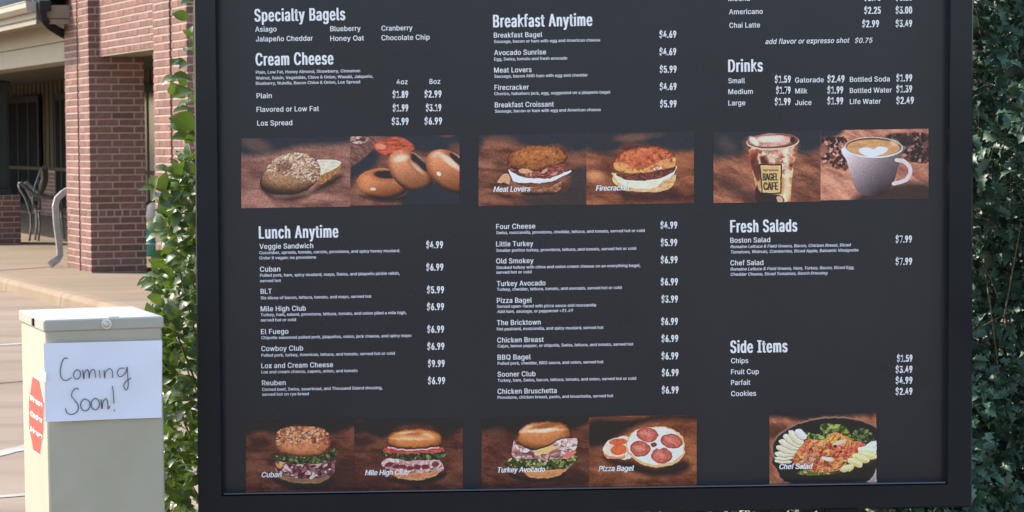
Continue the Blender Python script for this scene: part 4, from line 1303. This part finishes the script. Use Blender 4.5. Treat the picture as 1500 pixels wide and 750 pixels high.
# chef salad
c = Cv((1127, 605.5, 1284.5, 709), **A6)
c.wood((120, 76, 62), (178, 118, 90), (80, 56, 52), 0.8)
c.vign([(90, 60), (1010, 60), (1010, 110), (760, 120), (560, 130), (380, 150), (250, 130), (90, 110)], 50, (48, 54, 64))
c.vign([(90, 190), (240, 200), (220, 280), (90, 300)], 50, (72, 56, 54), .7)
c.p(c.P([(860, 690), (1010, 530), (1010, 700)], 10), (170, 150, 156))
c.p(c.P([(160, 560), (300, 690), (880, 690), (1010, 540), (1010, 400), (200, 450)], 8), (44, 44, 52))
m = c.E(600, 370, 488, 246, -3, .03); c.p(m, (130, 108, 104)); c.p(c.E(602, 372, 474, 234, -3, .03), (46, 42, 48))
c.p(c.E(600, 440, 430, 178, -3, .06), (52, 48, 48))
gr = [(138, 166, 84), (96, 124, 60), (166, 190, 110), (60, 82, 48)]
m = c.P([(390, 290), (400, 250), (520, 270), (535, 180), (620, 190), (700, 195), (750, 230), (790, 290), (760, 320), (600, 330), (430, 310)], 6)
c.p(m, (88, 112, 60), .5 + 1. * c.n(24, 20, 3, 4)); c.flakes(m, 70, 12, gr, 4, 1.7, .8)
m = c.P([(800, 300), (820, 240), (900, 225), (960, 270), (985, 320), (930, 345), (850, 340)], 6); c.p(m, (62, 84, 58), .5 + 1. * c.n(20, 16, 3, 4)); c.flakes(m, 40, 10, [(96, 124, 80), (48, 66, 50), (120, 150, 96)], 5, 1.7, .8)
m = c.P([(330, 600), (420, 560), (560, 570), (680, 560), (720, 590), (600, 612), (450, 618)], 6); c.p(m, (96, 104, 60), .5 + 1. * c.n(20, 14, 3, 4)); c.flakes(m, 30, 10, gr, 5, 1.8, .8)
m = c.P([(290, 440), (380, 350), (430, 310), (560, 320), (640, 260), (720, 280), (760, 320), (850, 340), (905, 360), (880, 400), (820, 450), (760, 510), (700, 570), (600, 595), (480, 590), (380, 560), (300, 510)], 6)
c.p(m, (206, 128, 86), .75 + .5 * c.n(26, 18, 3, 4))
c.flakes(m, 170, 12, [(232, 148, 100), (214, 100, 76), (238, 176, 110), (196, 84, 64), (232, 170, 140), (150, 78, 56), (226, 156, 84)], 6, 2.3, .75)
m2 = c.P([(590, 430), (700, 370), (820, 360), (890, 350), (880, 400), (800, 450), (700, 470)], 6); c.flakes(m2, 50, 11, [(206, 84, 66), (226, 110, 90), (236, 150, 130)], 7, 2.2, .75)
m2 = c.P([(560, 330), (640, 260), (740, 290), (820, 330), (700, 340), (620, 350)], 6); c.flakes(m2, 34, 9, [(240, 186, 96), (226, 150, 70)], 8, 2.6, .75)
m2 = c.P([(340, 500), (440, 430), (500, 450), (480, 520), (380, 540)], 6); c.flakes(m2, 30, 14, [(226, 168, 138), (206, 140, 110)], 9, 2.3, .6)
c.p(c.E(585, 480, 56, 18, 10, .4), (232, 196, 196)); c.p(c.E(690, 345, 60, 16, -20, .5), (226, 180, 176)); c.p(c.E(655, 375, 20, 14, 0, .5), (96, 50, 46))
eggs = [((380, 250), (330, 250), (330, 310), (370, 330), (402, 290))]
for i, (x, y, rx, ry, an, cc) in enumerate([(215, 495, 72, 15, 5, 0), (220, 468, 75, 17, 0, 0), (225, 435, 82, 22, 4, 0), (240, 395, 88, 30, 15, 0), (262, 355, 92, 32, 22, 0), (290, 322, 90, 34, 32, 0), (322, 296, 82, 36, 42, 0), (362, 270, 56, 36, 40, 1),
                                            (960, 385, 76, 42, -30, 1), (930, 415, 86, 34, 8, 0), (925, 452, 84, 32, 12, 2), (870, 480, 78, 34, 18, 2), (820, 515, 70, 32, 24, 2), (755, 560, 60, 28, -14, 2)]):
    colr = [(226, 218, 188), (214, 212, 214), (222, 208, 140)][cc]
    m = c.E(x, y + 5, rx, ry, an, .08); c.p(m, (150, 130, 96))
    m = c.E(x, y, rx, ry, an, .08); c.p(m, colr, .92 + .1 * c.n(20, 10, 2, 3) - .12 * np.clip(c.v, 0, 1))
    c.p(c.E(x, y - ry * .35, rx * .8, ry * .4, an, .8) * .4, (244, 240, 226))
c.p(c.P([(1000, 60), (1030, 60), (1030, 720), (1003, 720)], 2, False), (48, 54, 64))
c.done('printed picture of a salad bowl with fanned egg slices')

# lettering on the printed cup
LBL = new_mat('label_ink', (0.03, 0.022, 0.018), 0.5)[0]
for (s, x0, x1, y, cap, wgt) in (("Old School", 1117.5, 1139.5, 250.6, 2.6, .3), ("BAGEL", 1117.5, 1139.5, 264.5, 10.5, .9), ("CAFE", 1118.5, 1139.5, 278.3, 11.0, 1.1)):
    p = bl(x0, y, 0)
    lettering(s, (x1 - x0) * PXM, cap * PXM, 'cup_lettering', LBL, panel, (p.x, 0, p.z), res=2, offset=0.004, copies=2, cshift=wgt * PXM, lift=0.0016)

# ---------------------------------------------------------------- order post
PHI = math.radians(18)
pcn = at_y(69, 469, 5.35)
post = empty('order_post', (pcn.x, pcn.y, 0), (0, -0.006, PHI))
tag(post, 'beige metal order post with a pale lid in front of the shrub', 'post')
PMX = Matrix.Translation((pcn.x, pcn.y, 0)) @ Matrix.Rotation(PHI, 4, 'Z') @ Matrix.Rotation(-0.006, 4, 'Y')
PMI = PMX.inverted()


def pp(px, py, axis, val):
    n = [0, 0, 0]; n[axis] = 1
    p0 = [0, 0, 0]; p0[axis] = val
    return PMI @ at_plane(px, py, PMX @ Vector(p0), PMX.to_3x3() @ Vector(n))


ztop = pp(69, 469, 1, 0).z
zlb = pp(69, 486.5, 1, 0).z
W_ = pp(240, 459, 1, 0).x
DP = 0.352
body = MB().box((0.004, 0.004, -0.13), (W_ - 0.004, DP - 0.004, zlb + 0.004), 0.003).build('body', M['post'], post)
MB().box((0, 0, zlb), (W_, DP, ztop), 0.0025).build('lid', M['lid'], post)
sc = pp(156, 474.5, 1, -0.001)
MB().lathe([(0.0105, 0.0), (0.0105, 0.002), (0.0065, 0.0022), (0.006, 0.005), (0.004, 0.0065)], n=20).build('lock', M['screw'], post, False, (sc.x, -0.0, sc.z), (math.pi / 2, 0, 0))
hp = pp(167, 464.5, 1, -0.001)
MB().box((hp.x - .010, -0.003, hp.z - .0012), (hp.x + .010, -0.0004, hp.z + .0012)).build('catch', M['screw'], post)
kx = pp(49.5, 472, 0, 0)
MB().box((-0.0035, kx.y - .008, kx.z - .007), (-0.0004, kx.y + .008, kx.z + .008), 0.001).build('keyhole', M['darkmetal'], post)
# red octagonal sticker on the sunlit side
def poly_plate(pts, x0, x1):
    n_ = len(pts)
    return MB().add([(x0, p.y, p.z) for p in pts] + [(x1, p.y, p.z) for p in pts], [tuple(range(n_)), tuple(range(n_, 2 * n_))[::-1]] + [(i, n_ + i, n_ + (i + 1) % n_, (i + 1) % n_) for i in range(n_)])
oc = [(49, 551.5), (58.5, 558), (64.8, 590), (64, 628), (58.7, 665), (50, 659), (44, 627), (43.4, 587)]
ocp = [pp(x, y, 0, 0.004) for x, y in oc]
oc_c = sum(ocp, Vector()) / 8
sb = poly_plate([oc_c + (p - oc_c) * 1.035 for p in ocp], 0.0032, 0.0038).build('sticker', M['stickerwhite'], post)
poly_plate(ocp, 0.0024, 0.0031).build('sticker_field', M['red'], sb)
for (s, ya, yb_) in (("Please", 581, 597), ("Order", 604, 620), ("Here", 627, 643)):
    a = pp(45.2, ya + 6.5, 0, 0.0024); b2 = pp(63.2, yb_ - 0.5, 0, 0.0024)
    lettering(s, (a - b2).length * .95, 0.0108, 'lettering', M['stickerwhite'], sb, (0.0024, a.y, (a.z + b2.z) / 2), (0, 0, -math.pi / 2), res=3, offset=0.012, copies=2, cshift=0.005, lift=0.0004)
wtag = [pp(60, 540, 0, 0.002), pp(68, 546, 0, 0.002), pp(68, 560, 0, 0.002), pp(61.5, 556, 0, 0.002)]
poly_plate(wtag, 0.0005, 0.003).build('white_label', M['stickerwhite'], post)

# handwritten sheet taped on the front
sheet = empty('paper_sheet', (pcn.x, pcn.y, 0), (0, -0.006, PHI))
tag(sheet, 'white paper sheet with handwriting taped across the front of the order post', 'paper')
YS = -0.0035
c4 = [pp(64.0, 503, 1, YS), pp(237.3, 498.5, 1, YS), pp(236.8, 611.5, 1, YS), pp(66.5, 618, 1, YS)]
nx_, nz_ = 24, 14
vs = []
for j in range(nz_ + 1):
    for i in range(nx_ + 1):
        u, v = i / nx_, j / nz_
        p = (c4[0] * (1 - u) + c4[1] * u) * (1 - v) + (c4[3] * (1 - u) + c4[2] * u) * v
        y = YS - 0.0018 * math.sin(u * 7 + v * 3) * math.sin(v * 5 + u) - (0.002 * max(0, v - 0.9) * 10 * (0.5 + 0.5 * math.sin(u * 9)))
        vs.append((p.x, y, p.z))
nn_ = nx_ + 1
fs = [(j * nn_ + i, (j + 1) * nn_ + i, (j + 1) * nn_ + i + 1, j * nn_ + i + 1) for j in range(nz_) for i in range(nx_)]
nv = len(vs)
vs2 = vs + [(x, y + 0.0004, z) for x, y, z in vs]
fs2 = fs + [tuple(nv + k for k in f[::-1]) for f in fs]
MB().add(vs2, fs2).build('sheet', M['paper'], sheet, True)
HW = [[(232, 224), (222, 221), (212, 238), (207, 268), (213, 292), (228, 298), (246, 288)],
      [(262, 262), (253, 275), (256, 290), (267, 293), (276, 282), (274, 266), (262, 261)],
      [(284, 262), (288, 293), (290, 272), (300, 261), (305, 272), (306, 291), (310, 270), (320, 260), (326, 270), (328, 289)],
      [(341, 262), (344, 289)],
      [(357, 262), (360, 291), (362, 272), (374, 258), (385, 265), (387, 289)],
      [(427, 256), (412, 257), (403, 270), (408, 284), (420, 283), (432, 270), (436, 252), (439, 290), (440, 318), (433, 331), (425, 318), (432, 302), (450, 290)],
      [(270, 330), (262, 324), (250, 335), (246, 352), (258, 368), (269, 385), (265, 405), (246, 415), (230, 409), (225, 394)],
      [(290, 361), (278, 375), (280, 395), (295, 403), (308, 390), (306, 370), (290, 361)],
      [(326, 359), (314, 372), (316, 392), (330, 399), (341, 385), (338, 366), (326, 359)],
      [(347, 363), (350, 396), (354, 372), (364, 361), (370, 375), (371, 396), (378, 386)],
      [(386, 317), (390, 350), (391, 378)], [(392, 398), (393, 404)]]


def crom(p, k=6):
    out = []
    for i in range(len(p) - 1):
        a, b, c_, d = p[max(i - 1, 0)], p[i], p[i + 1], p[min(i + 2, len(p) - 1)]
        for t in [j / k for j in range(k)]:
            out.append(0.5 * ((2 * b) + (c_ - a) * t + (2 * a - 5 * b + 4 * c_ - d) * t * t + (3 * b - a - 3 * c_ + d) * t ** 3))
    return out + [p[-1]]


hm_ = MB()
for st_ in HW:
    pts = [pp(x / 2.343, 430 + y / 2.343, 1, YS - 0.0030) for x, y in st_]
    hm_.tube(crom([Vector(p) for p in pts]), 0.00085, 6)
hm_.build('handwriting', M['ink'], sheet, True)

# ---------------------------------------------------------------- shrubs
def leaf_mesh(name, mat, spiny=False):
    """a unit leaf (length 1 along +y, width about .5), folded and arched, facing +z"""
    if not spiny:
        prof = [(0.0, 0.0), (0.10, 0.12), (0.30, 0.25), (0.52, 0.285), (0.74, 0.21), (0.9, 0.09), (1.0, 0.0)]
    else:
        prof = [(0.0, 0.0), (0.10, 0.10), (0.22, 0.27), (0.34, 0.15), (0.48, 0.30), (0.62, 0.15), (0.76, 0.24), (0.87, 0.08), (1.05, 0.0)]
    L, Cn, Rr = [], [], []
    for (y, x) in prof:
        arch = 0.10 * math.sin(math.pi * y) - 0.14 * y * y
        sp = 0.05 if (spiny and x > 0.2) else 0.0
        L.append((-x, y, arch + x * 0.30 + sp)); Cn.append((0, y, arch)); Rr.append((x, y, arch + x * 0.30 + sp))
    n = len(prof)
    vs = L + Cn + Rr
    fs = []
    for i in range(n - 1):
        fs.append((i, n + i, n + i + 1, i + 1)); fs.append((n + i, 2 * n + i, 2 * n + i + 1, n + i + 1))
    me = bpy.data.meshes.new(name)
    me.from_pydata(vs, [], fs)
    # merge the pinched ends
    import bmesh
    b = bmesh.new(); b.from_mesh(me); bmesh.ops.remove_doubles(b, verts=b.verts, dist=1e-5); b.to_mesh(me); b.free()
    me.materials.append(mat); me.shade_smooth()
    return me


def shrub(label, name, leafm, leaves, mat, stems, loc):
    root = empty(name, loc)
    tag(root, label, 'shrub')
    st = MB()
    for pts, r in stems:
        pts = [Vector(p) - Vector(loc) for p in pts]
        st.tube(pts, [r * (1 - 0.7 * i / (len(pts) - 1)) for i in range(len(pts))], 6)
    st.build('stems', M['stem'], root, True)
    def score(m):
        p = m.translation
        x, y = to_px(p)
        vis = (-10 < x < 288 and -10 < y < 760) or (1420 < x < 1510 and -10 < y < 760)
        if vis and 30 < x < 238 and y > 465: vis = False
        return (0 if vis else 1, p.y)
    leaves = sorted(leaves, key=score)
    one, rest = leaves[:300], leaves[300:]
    for m in one:
        o = bpy.data.objects.new('leaf', leafm)
        o.matrix_local = Matrix.Translation(-Vector(loc)) @ m
        link(o, root)
    if rest:
        nv = len(leafm.vertices)
        co = np.empty(nv * 3); leafm.vertices.foreach_get('co', co); co = co.reshape(-1, 3)
        co4 = np.concatenate([co, np.ones((nv, 1))], 1)
        polys = [tuple(p.vertices) for p in leafm.polygons]
        V, Fs = [], []
        for i, m in enumerate(rest):
            mm = np.array(Matrix.Translation(-Vector(loc)) @ m)
            V.append((co4 @ mm.T)[:, :3])
            Fs += [tuple(i * nv + q for q in p) for p in polys]
        me = bpy.data.meshes.new('foliage')
        me.from_pydata(np.concatenate(V).tolist(), [], Fs)
        me.materials.append(mat); me.shade_smooth()
        o = bpy.data.objects.new('foliage', me)
        tag(o, kind='stuff')
        link(o, root)
    return root


def leaf_m(p, d, nrm, size, width=1.0):
    y = Vector(d).normalized()
    z = Vector(nrm); z = (z - y * z.dot(y)).normalized()
    x = y.cross(z)
    m = Matrix((x, y, z)).transposed().to_4x4()
    return Matrix.Translation(p) @ m @ Matrix.Diagonal((size * width, size, size, 1))


rr = random.Random(11)
# left shrub outline (pixel x of its left edge at given pixel y)
edge = [(-80, 282), (0, 278), (60, 276), (100, 264), (130, 258), (160, 262), (200, 258), (250, 254), (300, 250), (340, 248), (380, 240), (430, 224), (470, 232), (540, 236), (600, 232), (700, 230), (800, 230), (950, 236), (1300, 250)]
def edge_x(py):
    for (y0, x0), (y1, x1) in zip(edge, edge[1:]):
        if py <= y1:
            return x0 + (x1 - x0) * (py - y0) / (y1 - y0)
    return edge[-1][1]
YL = 6.02
lv = []
stemsL = []
base = Vector((-0.52, 6.25, ROAD_Z))
for i in range(16):
    py = -60 + i * 55 + rr.uniform(-15, 15)
    tip = at_y(edge_x(py) + rr.uniform(6, 30), py, YL + rr.uniform(-.05, .3))
    mid = base.lerp(tip, 0.55) + Vector((rr.uniform(0, .12), 0, 0.05))
    stemsL.append(([base + Vector((rr.uniform(-.08, .08), rr.uniform(-.05, .05), 0)), mid, tip], 0.006))
n_l = 0
while n_l < 5500:
    py = rr.uniform(-90, 1250)
    e = edge_x(py) + rr.gauss(0, 5) + 6 * math.sin(py * 0.09) + 4 * math.sin(py * .031 + 1)
    d = rr.uniform(0, 1) ** 1.6
    px = e + d * 210 + 4
    yy = 5.93 + rr.uniform(0, 1) ** 1.3 * 0.6
    if d < .2: yy = rr.uniform(5.92, 6.28)
    if py < 235 and px < 310 and rr.random() < (0.93 if py < 120 else 0.88):
        continue
    p = at_y(px, py, yy)
    if p.z < ROAD_Z: continue
    out = Vector((rr.gauss(-0.55, .6), rr.gauss(-0.45, .5), rr.gauss(0.15, .55)))
    nrm = Vector((rr.gauss(-0.2, .55), rr.gauss(-0.55, .5), rr.gauss(0.75, .45)))
    lv.append(leaf_m(p, out, nrm, rr.uniform(0.026, 0.046), rr.uniform(.9, 1.2)))
    n_l += 1
# the sprig that sticks out to the left and the big leaves near the frame
sp = [((236, 280), (243, 254), (0.2, -1, .2), 1.0), ((240, 284), (204, 274), (-.2, -.6, .8), .8), ((226, 281), (228, 259), (-.3, -1, .5), 1.25), ((236, 282), (248, 303), (-.5, -.7, .6), 1.1), ((240, 283), (222, 291), (-.3, -.5, .9), 1.1), ((238, 283), (250, 268), (.6, -.8, .3), .9),
      ((283, 120), (251, 111), (-.4, -.8, .6), 1.1), ((284, 134), (252, 140), (-.2, -.8, .7), 1.15), ((286, 165), (254, 160), (-.3, -.7, .8), .9), ((287, 186), (250, 172), (-.5, -.9, .4), 1.25), ((286, 150), (262, 152), (-.3, -.4, .9), 1.0),
      ((285, 205), (252, 200), (-.3, -.8, .6), 1.1), ((284, 96), (262, 98), (-.1, -.6, .9), .9), ((286, 8), (266, 2), (-.3, -.8, .6), 1.0), ((285, 235), (262, 228), (-.2, -.5, .9), .9), ((282, 75), (270, 72), (-.3, -.9, .5), 1.0)]
for (b0, b1, nr, wd) in sp:
    p0, p1 = at_y(*b0, 5.97), at_y(*b1, 5.93)
    lv.append(leaf_m(p0, p1 - p0, nr, (p1 - p0).length, wd))
stemsL.append(([at_y(300, 330, 6.1), at_y(262, 305, 6.0), at_y(238, 283, 5.97)], 0.004))
stemsL.append(([at_y(300, 260, 6.1), at_y(287, 170, 6.0), at_y(284, 60, 5.99), at_y(284, -30, 5.99)], 0.004))
shrub('bright green sunlit shrub with oval leaves between the order post and the menu board', 'shrub', leaf_mesh('leaf', M['leaf']), lv, M['leaf'], stemsL, (-0.52, 6.25, ROAD_Z))

# right shrub: dark spiny leaves, solid mass behind the board
lv = []
stemsR = []
base = Vector((1.35, 6.5, ROAD_Z))
for i in range(46):
    p0 = at_y(rr.uniform(1400, 1560), rr.uniform(-20, 780), 6.02)
    d_ = Vector((rr.gauss(.02, .05), -0.08, rr.gauss(.02, .05)))
    stemsR.append(([p0 - d_, p0 + Vector((0, 0, .008)), p0 + d_], 0.0022))
for i in range(40):
    tip = at_y(rr.uniform(1300, 1640), rr.uniform(-200, 760), rr.uniform(5.98, 6.3))
    mid = base.lerp(tip, 0.6) + Vector((rr.uniform(-.15, .15), 0.1, -0.05))
    stemsR.append(([base + Vector((rr.uniform(-.3, .3), rr.uniform(-.1, .1), 0)), mid, tip], 0.005))
for i in range(24000):
    x = rr.uniform(0.10, 2.4); z = rr.uniform(-0.1, 3.3)  # extra height and depth out of view, added to block the sun
    if i > 23999:
        continue
    if i > 18000: x = rr.uniform(0.85, 1.6); z = rr.uniform(-0.1, 2.2)
    if i < 15000: x = rr.uniform(0.84, 1.45); z = rr.uniform(0.2, 2.1)
    front = 5.95 + 0.10 * math.sin(x * 9 + z * 4) + 0.09 * math.sin(z * 11 - x * 5)
    yy = front + rr.uniform(0, 1) ** 1.2 * (0.55 if i < 15000 else 1.1) + (0.35 if i > 18000 else 0)
    out = Vector((rr.gauss(0.1, .7), rr.gauss(-0.55, .45), rr.gauss(0.05, .6)))
    nrm = Vector((rr.gauss(0, .55), rr.gauss(-0.45, .5), rr.gauss(0.8, .45)))
    lv.append(leaf_m(Vector((x, yy, z)), out, nrm, rr.uniform(0.026, 0.048) * (1 if i < 15000 else 1.5), rr.uniform(.85, 1.15)))
for i in range(5000):
    x = rr.uniform(-0.35, 1.1); z = rr.uniform(0.35, 1.05)
    yy = 5.98 + 0.08 * math.sin(x * 9 + z * 4) + rr.uniform(0, 1) ** 1.2 * 0.5
    out = Vector((rr.gauss(0.1, .7), rr.gauss(-0.55, .45), rr.gauss(0.05, .6)))
    nrm = Vector((rr.gauss(0, .55), rr.gauss(-0.45, .5), rr.gauss(0.8, .45)))
    lv.append(leaf_m(Vector((x, yy, z)), out, nrm, rr.uniform(0.035, 0.06), 1.0))
shrub('dark green holly shrub with spiny leaves right of the menu board', 'holly_shrub', leaf_mesh('leaf', M['holly'], True), lv, M['holly'], stemsR, (1.35, 6.5, ROAD_Z))
